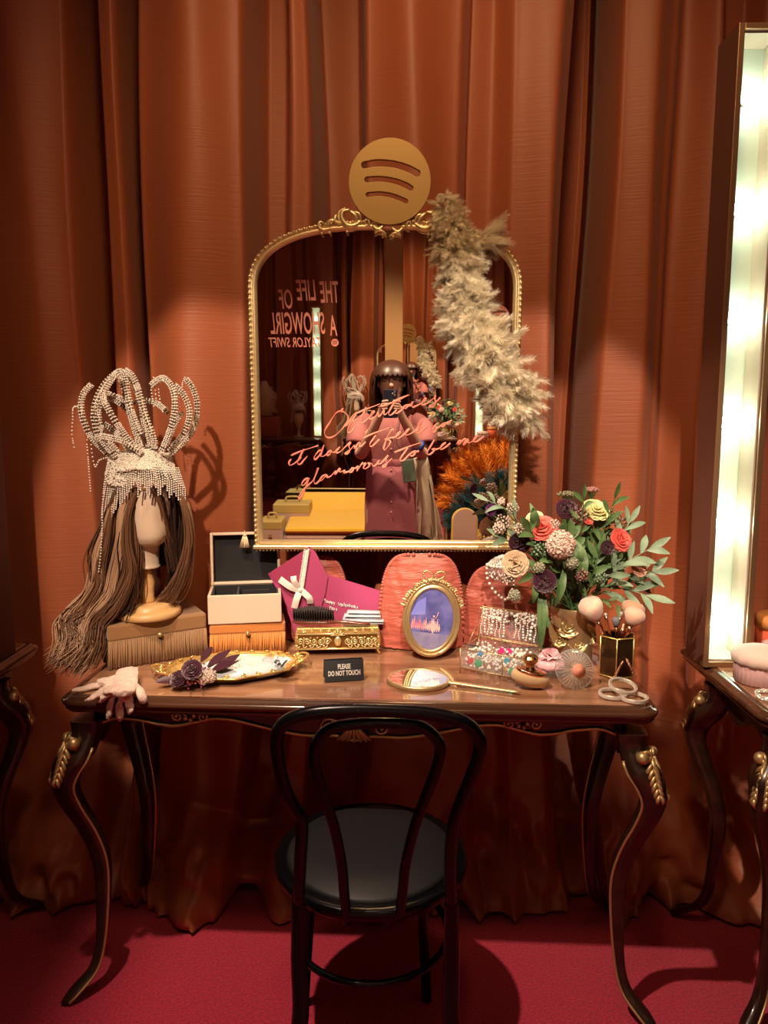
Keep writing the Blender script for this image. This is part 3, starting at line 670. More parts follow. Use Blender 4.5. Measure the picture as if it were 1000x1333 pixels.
for i in range(len(bp) - 1):
    (a, ra), (b, rb) = bp[i], bp[i + 1]; ax = (b - a).normalized()
    for k in range(52):
        t = random.random(); c = a.lerp(b, t); r = ra + (rb - ra) * t
        o = rvec(); o = (o - ax * o.dot(ax)).normalized()
        if o.y > 0.55: o.y = -o.y * 0.5
        d = o + ax * random.uniform(-0.15, 0.75) + Vector((0, 0, -0.12))
        st_ = c + o * r * random.uniform(0.0, 0.30)
        feather(m, st_, d, r * random.choice([.7, .85, .95, 1.25]), r * random.uniform(0.16, 0.34), random.uniform(-1.2, 1.2))
for k in range(16):
    a = MW(616 + random.uniform(-5, 5), 312, 0.055); b = MW(655 + random.uniform(-8, 8), 296 + random.uniform(-14, 26), 0.06); feather(m, a.lerp(b, .35), b - a, (b - a).length * .7, .02, random.uniform(-1.2, 1.2))
for k in range(26):
    a = MW(680, 530, 0.055); b = MW(random.uniform(672, 712), random.uniform(545, 566), 0.06); feather(m, a.lerp(b, .1) + rvec(.012), b - a, (b - a).length * .9, .018, random.uniform(-.8, .8))
boa_core = MB(); boa_core.tube(spline([p for p, r in bp], 4), [0.012] * (4 * (len(bp) - 1) + 1), 8)
for p, r in bp[:-1]: m.ball(p, r * 0.36, 10)
boa = part('feather_boa', m, M_feather, label='fluffy cream feather boa draped down the right side of the arched mirror'); boa['category'] = 'feather boa'

# ================================================================ bulb columns
def make_column(label, x, y, rz, group):
    t = thing('light_column', label, 'light fixture', (x, y, DESK), rz, group)
    W_, Dp, H = 0.122, 0.115, 1.57; th = 0.014     # local: left front bottom corner at origin, x right, y back
    m = MB(); 
    m.box((th / 2, Dp / 2, H / 2), (th, Dp, H)); m.box((W_ - th / 2, Dp / 2, H / 2), (th, Dp, H)); m.box((W_ / 2, Dp / 2, th / 2), (W_ - 2 * th, Dp, th)); m.box((W_ / 2, Dp / 2, H - th / 2), (W_ - 2 * th, Dp, th)); m.box((W_ / 2, Dp - th / 2, H / 2), (W_ - 2 * th, th, H - 2 * th))
    part('housing', m, M_fixwood, t)
    m = MB(); e = 0.0022
    for c, d in (((th / 2, -.003, H / 2), (th, .006, H)), ((W_ - th / 2, -.003, H / 2), (th, .006, H)), ((W_ / 2, -.003, th / 2), (W_ - 2 * th, .006, th)), ((W_ / 2, -.003, H - th / 2), (W_ - 2 * th, .006, th))): m.box(c, d)
    part('face_frame', m, M_brass, t, bevel=.001, label='brushed bronze front edge')
    part('back_panel', MB().box((W_ / 2, Dp - th - .006, H / 2), (W_ - 2 * th, .010, H - 2 * th)), M_lightwhite, t, label='pale green white inner panel')
    m = MB(); m.box((W_ - th - .002, Dp / 2 - .008, H / 2), (.004, Dp - .03, H - 2 * th)); m.box((th + .002, Dp / 2 - .008, H / 2), (.004, Dp - .03, H - 2 * th)); m.box((W_ / 2, Dp / 2 - .008, th + .002), (W_ - 2 * th - .01, Dp - .03, .004)); m.box((W_ / 2, Dp / 2 - .008, H - th - .002), (W_ - 2 * th - .01, Dp - .03, .004))
    part('inner_lining', m, M_beige, t, label='beige inner faces')
    for k in range(6):
        z = 0.105 + k * (H - 0.245) / 5; c = (W_ / 2 - .004, Dp - th - .045, z)
        m = MB(); m.ball(c, 0.021, 14); b = part('bulb', m, M_bulb, t)
        m = MB(); m.lathe([(0.013, 0), (0.013, .016), (0.009, .020)], (c[0], c[1] + .033, z), 12, R=Matrix.Rotation(radians(90), 3, 'X')); part('bulb_socket', m, M_brass, b)
        m = MB(); m.tube(spline([(c[0] - .018, c[1] + .02, z + .012), (c[0] - .034, c[1] - .01, z + .018), (c[0] - .046, c[1] + .01, z + .022)], 4), 0.0016, 5); part('wire', m, M_dark, b)
    return t
colR = make_column('lit column of bulbs in a dark frame on the right-hand table', 0.806, 1.958, 0.0, 'bulb columns beside the mirrors')
colL = dup(colR, loc=(-1.18, 1.94, DESK), rz=0.0, label='lit column of bulbs on the left-hand table, seen only in the mirror')
# ================================================================ things on the table, left part
def rotz(a): return Matrix.Rotation(a, 3, 'Z')
def fringed_box(label, x, y, rz, W_, Dp, H, mv, mf, lid=0.3):
    t = thing('fringed_box', label, 'box', (x, y, DESK), rz, None)
    hb = H * (1 - lid)
    part('body', MB().box((0, 0, hb / 2 + .001), (W_ * .93, Dp * .93, hb - .002)), mv, t, bevel=.004)
    part('lid', MB().box((0, 0, hb + H * lid / 2), (W_, Dp, H * lid)), mv, t, bevel=.006)
    m = MB()
    per = []
    n1 = int(W_ / .0048); n2 = int(Dp / .0048)
    for i in range(n1):
        for s in (-1, 1): per.append((-W_ / 2 + (i + .5) * W_ / n1, s * Dp * .485))
    for i in range(n2):
        for s in (-1, 1): per.append((s * W_ * .485, -Dp / 2 + (i + .5) * Dp / n2))
    for x_, y_ in per:
        jx, jy = random.uniform(-.0015, .0015), random.uniform(-.0015, .0015)
        m.tube([(x_, y_, hb + .001), (x_ + jx, y_ + jy, hb * .5), (x_ * 1.012 + jx * 2, y_ * 1.012 + jy * 2, 0.003)], [.0022, .0026, .0024], 5)
    part('fringe', m, mf, t)
    m = MB(); m.ball((0, -Dp / 2 - .008, hb + .004), .0075, 12); m.lathe([(.004, 0), (.006, .004), (.003, .008)], (0, -Dp / 2 - .008, hb + .004), 10, R=Matrix.Rotation(radians(90), 3, 'X'))
    part('knob', m, M_agold, t)
    return t
a, b = G(143, 874), G(271, 853); fw = (b - a).length; rz1 = atan2(b.y - a.y, b.x - a.x)
HT = 0.118; dd1 = 0.175; c = (a + b) / 2 + Vector((-sin(rz1), cos(rz1), 0)) * (dd1 / 2 + .004)
tanbox = fringed_box('large tan velvet box with fringe under the wig stand', c.x, c.y, rz1, fw, dd1, HT, M_tanvel, M_tanfr, 0.36); TB = c
a, b = G(276, 855), G(370, 851); fw = (b - a).length; rz2 = atan2(b.y - a.y, b.x - a.x) + 0.03
HT2 = 0.088; c = (a + b) / 2 + Vector((-sin(rz2), cos(rz2), 0)) * (.072 + .004)
fringed_box('amber velvet box with fringe under the open cream jewellery box', c.x, c.y, rz2, fw + .01, .135, HT2, M_orvel, M_orfr, 0.34); OB = c

# open cream box
t = thing('jewellery_box', 'open cream jewellery box with black lining on the amber fringed box', 'box', (OB.x - .004, OB.y - .005, DESK + HT2 + .001), rz2 - .02)
W_, Dp, H = .198, .135, .080; th = .008
m = MB()
m.box((0, -Dp / 2 + th / 2, H / 2), (W_, th, H)).box((0, Dp / 2 - th / 2, H / 2), (W_, th, H)).box((-W_ / 2 + th / 2, 0, H / 2), (th, Dp - 2 * th, H)).box((W_ / 2 - th / 2, 0, H / 2), (th, Dp - 2 * th, H)).box((0, 0, .004), (W_ - 2 * th, Dp - 2 * th, .008))
part('body', m, M_cream, t, bevel=.002)
m = MB(); z0 = H * .55
m.box((0, 0, z0), (W_ - 2 * th, Dp - 2 * th, .006))
m.box((-.02, -.01, z0 + .018), (.004, Dp - 2.6 * th, .03)).box((.03, .0, z0 + .018), (.07, .004, .03))
for s in (-1, 1): m.box((s * (W_ / 2 - th - .001), 0, H * .78), (.003, Dp - 2 * th, H * .42))
m.box((0, Dp / 2 - th - .001, H * .78), (W_ - 2 * th, .003, H * .42)).box((0, -Dp / 2 + th + .001, H * .78), (W_ - 2 * th, .003, H * .42))
part('lining', m, M_blackvel, t, label='black velvet lining and divider')
LR = Matrix.Rotation(radians(-8), 3, 'X'); hz = Vector((0, Dp / 2, H)); LH = .150
def lidp(x, y, z): return hz + LR @ Vector((x, y, z))
m = MB()
for c_, d_ in (((0, .022, LH / 2), (W_, .006, LH)), ((-W_ / 2 + th / 2, .004, LH / 2), (th, .036, LH)), ((W_ / 2 - th / 2, .004, LH / 2), (th, .036, LH)), ((0, .004, LH - th / 2), (W_ - 2 * th, .036, th)), ((0, .004, th / 2), (W_ - 2 * th, .030, th))):
    m.box(lidp(*c_), d_, LR)
lid = part('lid', m, M_cream, t, bevel=.002)
part('lid_lining', MB().box(lidp(0, .016, LH / 2), (W_ - 2.1 * th, .006, LH - 2.1 * th), LR), M_blackvel, lid, label='black velvet lid lining')
m = MB(); tp = lidp(0.0, -.018, LH + .002)
m.tube([lidp(-.003, .018, LH + .002), tp + Vector((0, -.003, .002)), tp + Vector((0, -.004, -.008))], .0012, 5); m.ball(tp + Vector((0, -.004, -.010)), .006, 10)
for k in range(60):
    a = k * 2.399; r1 = .004 * sqrt((k % 20) / 20); r2 = .015 * sqrt((k % 20 + 1) / 21); m.tube([tp + Vector((r1 * cos(a), -.004 + r1 * sin(a) * .6, -.010)), tp + Vector((r2 * .7 * cos(a), -.004 + r2 * .4 * sin(a), -.028)), tp + Vector((r2 * cos(a), -.004 + r2 * .5 * sin(a), -.046))], .0013, 4)
part('tassel', m, M_ivory, lid, label='ivory silk tassel')
for dx in (0, .012, .022):
    o = part('pearl_earring', MB().ball((-.006 + dx, -.005 - dx * .3, z0 + .012 + .002), .0055, 10), M_pearl, t)

# wig stand with blank head
HX, HY = None, None
pc = G(192, 802, DESK + HT); HX, HY = pc.x, pc.y + .01
t = thing('wig_stand', 'turned wooden wig stand with blank cream canvas head', 'wig stand', (HX, HY, DESK + HT + .001), 0)
WSM = WM[t.name]
m = MB(); m.lathe([(0.0, 0), (.082, 0), (.086, .004), (.086, .014), (.082, .019), (.066, .021), (.064, .026), (.060, .033), (.050, .036), (.0, .036)], n=48); part('base', m, M_pine, t)
m = MB(); m.lathe([(.017, .036), (.019, .042), (.0165, .052), (.018, .075), (.0205, .090), (.017, .105), (.0155, .120), (.017, .130), (.0, .131)], n=24); part('post', m, M_pine, t)
hd0 = 0.131
m = MB()
# neck with collar, then the head as stacked ellipses turned a little to the right
def hring(z, rx, ry, cx, cy): return [Vector((cx + rx * cos(a), cy + ry * sin(a), z)) for a in [2 * pi * k / 32 for k in range(32)]]
tw = radians(22)
rows = [hring(hd0, .033, .033, 0, 0), hring(hd0 + .001, .036, .036, 0, 0), hring(hd0 + .006, .036, .036, 0, 0), hring(hd0 + .008, .033, .033, 0, 0), hring(hd0 + .04, .034, .036, 0, .0), hring(hd0 + .060, .036, .040, 0.002, .004), hring(hd0 + .068, .040, .052, 0.006, -.008), hring(hd0 + .076, .045, .064, .008, -.012), hring(hd0 + .095, .055, .074, .009, -.008), hring(hd0 + .12, .062, .082, .009, .0), hring(hd0 + .15, .067, .088, .008, .004), hring(hd0 + .18, .068, .090, .008, .006), hring(hd0 + .21, .063, .084, .008, .008), hring(hd0 + .235, .048, .066, .008, .010), hring(hd0 + .25, .028, .04, .008, .010), hring(hd0 + .256, .004, .006, .008, .010)]
rows = [[rotz(tw) @ p for p in r] for r in rows]
m.grid(rows, close_u=True); m.add(rows[-1], [tuple(range(32))], 0, False); m.add(rows[0], [tuple(range(32))[::-1]], 0, False)
part('head', m, M_canvas, t, label='blank cream canvas head')
HEAD = Vector((HX, HY, DESK + HT + hd0 + .165))      # middle of the skull

# wig
def P3(px, py, dy=0.0): return VY(px, py, HY + dy)
def strand(m, pts, w, mi=0, spread=0.012, n=1, lift=0.0):
    base = spline(pts, 5)
    for _ in range(n):
        o1, o2, ph = rvec(spread), rvec(spread * (1.0 if random.random() < .8 else 1.8)), random.uniform(0, .9)
        fr = random.uniform(6.5, 8); P = []
        N = len(base)
        for i, p in enumerate(base):
            t = i / (N - 1); P.append(p + o1 * (1 - t * .2) * min(1, .25 + t) + o2 * t + Vector((sin(ph + t * fr), cos(ph + t * fr * .9), 0)) * .0095 * t)
        m.tube(P, [w * (0.5 + 0.6 * sin(pi * min(.97, .1 + .87 * i / N))) for i in range(N)], 4, mi=mi, flat=1.0, caps=False)
m = MB(); hm = MB()
LG = [[(176, 618, -.06), (150, 650, -.06), (137, 690, -.05), (128, 725, -.05), (130, 758, -.05), (112, 790, -.06), (98, 815, -.08), (95, 838, -.10), (66, 860, -.12)],
      [(170, 618, -.05), (148, 660, -.06), (140, 700, -.06), (134, 738, -.06), (133, 765, -.06), (115, 795, -.07), (92, 812, -.09), (104, 842, -.11), (90, 868, -.13)],
      [(176, 625, -.07), (158, 665, -.08), (156, 705, -.08), (150, 745, -.07), (146, 775, -.07), (128, 800, -.08), (116, 826, -.10), (112, 850, -.12), (96, 870, -.13)],
      [(180, 632, -.08), (166, 670, -.09), (164, 705, -.09), (170, 740, -.08), (162, 768, -.08), (148, 792, -.09), (128, 812, -.10), (120, 838, -.12), (108, 862, -.13)],
      [(165, 615, -.02), (142, 660, -.02), (132, 700, -.02), (124, 740, -.03), (120, 770, -.04), (98, 795, -.06), (86, 812, -.08), (84, 835, -.1), (76, 858, -.12)],
      [(176, 640, -.07), (172, 680, -.07), (176, 715, -.06), (176, 742, -.06), (170, 768, -.06), (158, 786, -.06)]]
RG = [[(215, 622, -.05), (236, 650, -.05), (245, 690, -.04), (247, 715, -.03), (240, 745, -.02), (225, 770, -.01), (208, 784, 0)],
      [(218, 620, -.02), (240, 652, -.02), (248, 690, -.01), (248, 722, .0), (238, 752, .01), (222, 772, .02), (212, 780, .02)],
      [(215, 630, .0), (232, 660, .02), (236, 700, .02), (232, 740, .02), (220, 770, .02)]]
for gi, g in enumerate(LG): strand(hm, [P3(x, y, d) for x, y, d in g], .0015, 2 if gi % 2 == 0 else 1, .015, 130)
for gi, g in enumerate(LG[:4]): strand(hm, [P3(x + 3, y, d + .02) for x, y, d in g[:6]], .0018, 0 if gi > 1 else 1, .020, 90)
for gi, g in enumerate(RG): strand(hm, [P3(x, y, d) for x, y, d in g], .0015, 0 if gi == 2 else (2 if gi == 1 else 1), .011, 120)
for k in range(260):   # dark roots over the skull and behind the neck
    a = random.uniform(-.25, pi + .25); r = random.uniform(.066, .078); x0, y0 = cos(a) * r, sin(a) * r * 1.2 + .005
    tp = HEAD + Vector((random.uniform(-.015, .015), .02, .095)); s_ = HEAD + Vector((x0, y0, 0)); e = HEAD + Vector((x0 * .95, y0 * .8, -.17)); strand(hm, [tp, HEAD + Vector((x0 * .8, y0 * .8, .07)), s_, HEAD + Vector((x0 * 1.02, y0, -.09)), e], .006, 0, .006, 2)
for k in range(260):   # front locks from the parting round the face
    s = -1 if k % 2 else 1; f = random.random(); tp = HEAD + Vector((.006, -.045 - .02 * f, .088))
    strand(hm, [tp, HEAD + Vector((s * (.042 + .008 * f), -.075 + .02 * f, .055)), HEAD + Vector((s * (.066 + .006 * f), -.055 + .03 * f, .0)), HEAD + Vector((s * (.070 + .006 * f), -.03 + .03 * f, -.08)), HEAD + Vector((s * .066, -.01 + .02 * f, -.15))], .0018, 0 if f > .3 else 1, .004, 1)
wig = part('long_wig', hm, [M_hair1, M_hair2, M_hair3]); setp(wig, 'long wavy brown wig with pale ends falling off the blank head to the left', 'wig')

# jewelled headdress
o3 = (50, 460, 4.167)
def c3(x, y, dy): return VY(50 + x / 4.167, 460 + y / 4.167, HY + dy)
crown = thing('jewelled_headdress', 'silver rhinestone showgirl headdress with looping petals and bead fringe on the wig', 'headdress', (HX, HY, HEAD.z + .05))
LOOPS = [([(390, 560), (285, 450), (235, 330), (242, 225), (292, 165)], (.0, -.03, -.04, -.02, .0)),
         ([(420, 560), (325, 440), (302, 310), (345, 190), (420, 110), (462, 108), (482, 200), (505, 310), (560, 450)], (-.06, -.08, -.09, -.07, -.05, -.04, -.04, -.05, -.06)),
         ([(540, 530), (440, 400), (372, 290), (352, 225), (395, 145), (435, 100)], (-.09, -.12, -.13, -.12, -.10, -.08)),
         ([(560, 520), (515, 390), (482, 260), (452, 150), (440, 105)], (-.08, -.04, -.02, .0, .0)),
         ([(472, 92), (515, 130), (552, 230), (582, 340), (622, 450), (632, 520)], (.0, -.03, -.06, -.08, -.09, -.08)),
         ([(600, 520), (572, 370), (555, 260), (500, 140), (470, 92)], (-.03, .0, .02, .02, .0)),
         ([(670, 530), (718, 410), (740, 300), (730, 195), (682, 137), (640, 150), (612, 175)], (-.08, -.10, -.11, -.10, -.08, -.06, -.05)),
         ([(715, 530), (790, 430), (820, 330), (792, 230), (735, 170)], (-.04, -.05, -.05, -.03, -.01)),
         ([(725, 540), (830, 430), (862, 300), (842, 200), (798, 135)], (.02, .04, .05, .05, .04)),
         ([(450, 560), (352, 430), (325, 320), (350, 225)], (-.02, .0, .02, .02)),
         ([(500, 540), (430, 440), (355, 380)], (.0, .04, .06)),
         ([(690, 500), (740, 380), (782, 318)], (.0, .05, .07)),
         ([(380, 220), (500, 262), (620, 262), (705, 322)], (.06, .09, .09, .06)),
         ([(370, 240), (430, 260), (500, 330), (545, 420)], (-.02, .0, .01, .0)),
         ([(560, 540), (470, 480), (400, 460), (300, 440)], (-.11, -.11, -.10, -.06))]
for pts, ds in LOOPS:
    P = spline([c3(x, y, d) for (x, y), d in zip(pts, ds)], 7); n = len(P); m = MB()
    ctr = HEAD + Vector((0, 0, .12)); w = .0062
    rows = []
    m.tube(P, [w * (1.15 - 0.35 * i / n) for i in range(n)], 6, flat=.45, up=(0, -1, 0.05), mi=1)
    for i in range(n - 1):
        a, b = P[i], P[i + 1]; t_ = (b - a).normalized(); sd = t_.cross(Vector((0, -1, 0)));
        if sd.length < 1e-4: continue
        sd.normalize(); k = max(1, int((b - a).length / .0046))
        for j in range(k):
            q = a.lerp(b, j / k)
            for s in (-1, 0, 1):
                m.octa(q + sd * s * w * .8 + Vector((0, -w * .55 * (1 - .25 * abs(s)) - .0016, 0)) + rvec(.0006), .0030)
                if s: m.octa(q + sd * s * w * 1.05 + Vector((0, random.uniform(-.002, .003), 0)), .0026)
    part('petal_loop', m, [M_gem, mat('dark metal band', (.26, .19, .13), .4, metal=.8)], crown, W=True)  # loop band in a darker metal than the stones on it
m = MB()   # jewelled cap
cc = HEAD + Vector((-.002, .0, .075))
for k in range(2600):
    u, v = random.uniform(0, 2 * pi), random.random(); z = v
    rr = .088 * sqrt(max(0, 1 - z * z * .8)); m.octa(cc + Vector((cos(u) * rr, sin(u) * rr * 1.1, z * .060 - .012)) + rvec(.0015), random.uniform(.0020, .0034))
for k in range(3000):   # front mound where the petals meet
    f = random.uniform(-1, 1); v = random.random(); m.octa(c3(556 + f * (165 + 32 * v), 520 + 28 * f * f + v * (108 + 8 * f * f), -.092 - .026 * v + .085 * f * f) + rvec(.002), random.uniform(.0020, .0034))
m.grid([[c3(556 + f / 12 * (163 + 32 * v), 524 + 28 * (f / 12) ** 2 + v * (100 + 8 * (f / 12) ** 2), -.088 - .026 * v + .085 * (f / 12) ** 2) for f in range(-12, 13)] for v in (0, .25, .5, .75, 1)], mi=1)
m.ball(cc, .084, 24, mi=1, sc_=(1, 1.1, .55)); 
part('jewelled_cap', m, [M_gem, mat('silver band', (.62, .52, .42), .3, metal=.9)], crown, W=True)
m = MB()
def bead_line(m, P, r=.0025, gap=.0058):
    L = 0; q = P[0]
    for a, b in zip(P, P[1:]):
        d = (b - a).length; k = max(1, int(d / gap))
        for j in range(k): m.ball(a.lerp(b, j / k), r, 6)
for k in range(38):   # front fringe: long at the sides, short over the brow
    f = k / 37; X = 348 + f * 450
    if f < .42: yb = 1000 - (X - 340) * 1.55 if f > .10 else 1080 + 60 * sin(k)
    elif f < .86: yb = 745 + 35 * sin(k * 1.3) + 20 * abs(f - .62) / .3
    else: yb = 760 + (f - .86) * 800
    yt = 612 - 14 * abs(f - .5) ; dy = -.112 + .085 * (abs(f - .52) * 2) ** 2.2
    P = [c3(556 + (X - 556) * .84, yt + 34 * abs(f - .5), dy), c3(X - 2, (yt + yb) / 2, dy - .004), c3(X - (14 if f < .2 else 2), yb, dy)]
    bead_line(m, P, .0026, .0054)
part('bead_fringe', m, M_gem, crown, W=True, label='hanging strands of silver beads')
for P_ in (spline([c3(378, 580, -.06), c3(352, 760, -.07), c3(345, 950, -.075), c3(338, 1085, -.08), c3(325, 1205, -.08)], 4),
           spline([c3(235, 300, -.02), c3(205, 288, -.03), c3(188, 300, -.03), c3(186, 360, -.03), c3(182, 440, -.03), c3(197, 525, -.03)], 4),
           spline([c3(290, 450, -.03), c3(264, 470, -.04), c3(272, 600, -.04), c3(284, 762, -.04)], 4),
           spline([c3(375, 565, -.06), c3(330, 580, -.07), c3(308, 615, -.07), c3(290, 540, -.06), c3(285, 460, -.06)], 4),
           spline([c3(625, 130, -.05), c3(612, 200, -.05), c3(628, 300, -.05)], 3),
           spline([c3(652, 140, -.05), c3(655, 230, -.05), c3(678, 330, -.05)], 3),
           spline([c3(640, 140, -.05), c3(635, 200, -.05), c3(640, 260, -.05)], 3),
           spline([c3(795, 130, .04), c3(782, 160, .04), c3(782, 190, .04)], 3),
           spline([c3(432, 110, -.06), c3(432, 180, -.06), c3(440, 260, -.06)], 3),
           spline([c3(765, 200, -.03), c3(762, 260, -.03), c3(770, 300, -.03)], 3)):
    m = MB(); bead_line(m, P_); part('loose_strand', m, M_gem, crown, W=True)

# gloves hanging over the front left edge
ZG = DESK + .004
def glove(label, wrist, palm, tips, thumb, wr, cuff=None):
    """wrist, palm: world points; tips: list of point lists from palm outwards"""
    t = MB(); 
    def limb(P, rs, fl=.42): Q = spline(P, 5); n = len(Q); t.tube(Q, [interp([(i / (len(rs) - 1), r) for i, r in enumerate(rs)], k / (n - 1)) for k in range(n)], 12, flat=fl, up=(0, -.25, 1))
    limb(wrist, wr, .34)
    for P in tips: limb(P, [.0105, .0112, .0105, .0100, .0040], .55)
    limb(thumb, [.011, .0115, .0105, .004], .55)
    o = part('satin_glove', t, M_glove); rm = o.modifiers.new('r', 'REMESH'); rm.mode = 'VOXEL'; rm.voxel_size = .0020; sm_ = o.modifiers.new('s', 'SMOOTH'); sm_.iterations = 4; sm_.factor = .6
    tx = bpy.data.textures.new('wr', 'CLOUDS'); tx.noise_scale = .018; dm = o.modifiers.new('d', 'DISPLACE'); dm.texture = tx; dm.strength = .005; dm.mid_level = .5
    return setp(o, label, 'glove', 'pair of cream gloves')
def g(x, y, dz=0.0): return G(x, y, ZG + dz)
YE = G(130, 905).y   # table front edge near the gloves
def hang(x, y): p = VY(x, y, G(150, 908).y - .022); return p
glove('cream satin glove lying flat with fingers spread to the left on the table corner', [g(166, 878, .012), g(150, 886, .012), g(136, 892, .012)], None,
      [[g(140, 890, .008), g(122, 893, .006), g(108, 897, .004), g(94, 899, .006)], [g(140, 894, .01), g(130, 902, .01), g(120, 908, .012), hang(112, 912)], [g(146, 894, .014), g(140, 904, .016), hang(134, 910), hang(127, 913)]],
      [g(150, 884, .008), g(140, 886, .012), g(132, 886, .012), g(128, 885, .01)], [.020, .024, .022])
glove('cream satin glove laid on top, its fingers hanging down over the table edge', [g(166, 872, .026), g(164, 882, .026), g(162, 892, .026), g(161, 903, .022)], None,
      [[g(150, 898, .022), hang(144, 915), hang(142, 926), hang(140, 937)], [g(158, 900, .022), hang(156, 917), hang(156, 929), hang(156, 940)], [g(166, 900, .022), hang(168, 914), hang(169, 922), hang(168, 930)], [g(176, 893, .022), g(183, 902, .014), hang(186, 910), hang(187, 917)]],
      [g(156, 894, .03), g(148, 898, .03), g(140, 900, .024), g(136, 896, .02)], [.026, .029, .030, .024])

# gold tray with handles
TL, TR_ = G(206, 882), G(396, 866); tc_ = Vector(((TL.x + TR_.x) / 2, 1.892, 0)); hl = (TR_ - TL).length / 2; ra = atan2(TR_.y - TL.y, TR_.x - TL.x)
tray = thing('serving_tray', 'gold oval tray with scrolled rim at the left of the table', 'tray', (tc_.x, tc_.y, DESK + .001), ra)
m = MB(); hwid = .108
def rim(a, k): return (1 + .035 * cos(8 * a) * k + .02 * cos(16 * a) * k)
pro = [(0.0, .003), (.70, .003), (.78, .006), (.86, .016), (.93, .021), (1.0, .022), (1.0, .019), (.93, .017), (.85, .012), (.76, .001), (.0, .0)]
rows = []
for r, z in pro: rows.append([Vector((hl * .97 * r * cos(a) * rim(a, r > .8), hwid * r * sin(a) * rim(a, r > .8), z)) for a in [2 * pi * k / 96 for k in range(96)]])
m.grid(rows, close_u=True); part('dish', m, M_gold, tray)
m = MB()
for k in range(26):
    a = 2 * pi * k / 26; c = Vector((hl * .93 * cos(a), hwid * .93 * sin(a), .023)); e = Vector((-sin(a) * hl, cos(a) * hwid, 0)).normalized(); m = MB(); scroll(m, c, .008, 1.0, 0, k, 1 if k % 2 else -1, .0022, e, (-e.y, e.x, .3)); part('rim_scroll', m, M_gold, tray)
for s in (-1, 1):
    m = MB(); x0 = s * hl * .9
    P = spline([(x0, -.030, .022), (x0 + s * .018, -.026, .028), (x0 + s * .030, 0, .032), (x0 + s * .018, .026, .028), (x0, .030, .022)], 6); m.tube(P, .0038, 8)
    for y in (-.024, 0, .024): scroll(m, (x0 + s * .008, y, .026), .009, 1.1, 0, 0, s, .0024, (1, 0, 0), (0, 1, 0.2))
    part('handle', m, M_gold, tray)
# pearl beaded purse lying in the tray
ZT_ = DESK + .006
m = MB(); pc_ = [g(256, 876), g(285, 869), g(330, 866), g(362, 867), g(372, 874), g(362, 880), g(335, 885), g(300, 888), g(268, 885)]
pc_ = [Vector((p.x, p.y, 0)) for p in pc_]; cen = sum(pc_, Vector()) / len(pc_); outl = spline(pc_, 6, True)
rows = []
for f, h in ((1.0, .003), (1.02, .010), (.96, .019), (.80, .026), (.5, .030), (.2, .031), (.02, .031)):
    rows.append([Vector((cen.x + (p.x - cen.x) * f, cen.y + (p.y - cen.y) * f, ZT_ + h * (1 + .12 * noise.noise(p * 30)))) for p in outl])
m.grid(rows, close_u=True, mi=1)
for ri in range(1, 40):
    f = ri / 40; h = .031 - .018 * f ** 4 - .010 * f ** 12
    for k in range(int(4 + 95 * f)):
        a = (k / int(4 + 95 * f) + ri * .37) % 1 * len(outl); i = int(a); p = outl[i].lerp(outl[(i + 1) % len(outl)], a - i)
        q = Vector((cen.x + (p.x - cen.x) * f, cen.y + (p.y - cen.y) * f, ZT_ + h + .001))
        if (q.x - cen.x) > .045 and (q.y > cen.y - .018): continue
        m.ball(q, .0021, 5)
purse = part('beaded_purse', m, [M_pearl, M_blue]); setp(purse, 'pearl beaded pale blue satin purse lying in the gold tray', 'purse')
m = MB()  # blue satin bow on the purse
for k in range(9):
    a = rvec(.012); c = g(362, 869, .036) + Vector((a.x, a.y * .7, abs(a.z) * .5)); e = c + Vector((random.uniform(-.028, .028), random.uniform(-.018, .018), random.uniform(.0, .014))); m.blade(c, e, .022, bend=(0, 0, .010), nrm=(0, -.3, 1), n=6, fold=.25)
part('satin_bow', m, M_blue, purse, label='pale blue satin bow')

# ---------------- flowers
def rose(m, c, r, face=(0, -1, .3), mi=0, layers=5, openn=1.0, ruf=0.12):
    c = Vector(c); f = Vector(face).normalized(); e1 = f.cross(Vector((.1, .2, 1))).normalized(); e2 = f.cross(e1)
    for l in range(layers):
        t = (l + 1) / layers; n = 3 + l * 2
        for k in range(n):
            a = 2 * pi * k / n + l * 0.9; d = e1 * cos(a) + e2 * sin(a); sd = -e1 * sin(a) + e2 * cos(a); rows = []
            w = r * (.34 + .40 * t)
            for i in range(5):
                s = i / 4; rad = r * (.08 + t * .92 * (s ** 1.2) * (0.45 + .55 * openn * t)); hgt = r * (.62 * sin(s * pi * .62) * (1.15 - .75 * t * openn)) - r * .15
                row = []
                for j in range(5):
                    u = (j / 4 - .5) * 2; ww = w * (0.35 + .65 * sin(pi * min(1, .12 + s * .72))) * (1 - .12 * s)
                    row.append(c + d * (rad * (1 - .14 * u * u)) + sd * u * ww + f * (hgt + r * .10 * u * u + r * ruf * .6 * noise.noise(Vector((k * 3 + u * 2, l, s * 3))) * s))
                rows.append(row)
            m.grid(rows, mi)
def pom(m, c, r, k=150, s=.16, mi=0, sq=1.0):
    c = Vector(c)
    for i in range(k):
        z = 1 - 2 * (i + .5) / k; a = i * 2.39996; rr = sqrt(1 - z * z); d = Vector((cos(a) * rr, sin(a) * rr, z * sq)); p = c + d * r * random.uniform(.80, 1.0); sd = d.cross(Vector((.3, .7, .2))).normalized(); q = d.cross(sd)
        for b in range(3):
            an = b * 2.1 + i; e = sd * cos(an) + q * sin(an); s2 = sd * -sin(an) + q * cos(an); m.add([p, p + e * r * s * .7 + s2 * r * s * .6 + d * r * s * .5, p + e * r * s * 1.2 + d * r * s * .7, p + e * r * s * .7 - s2 * r * s * .6 + d * r * s * .5], [(0, 1, 2, 3)], mi, True)
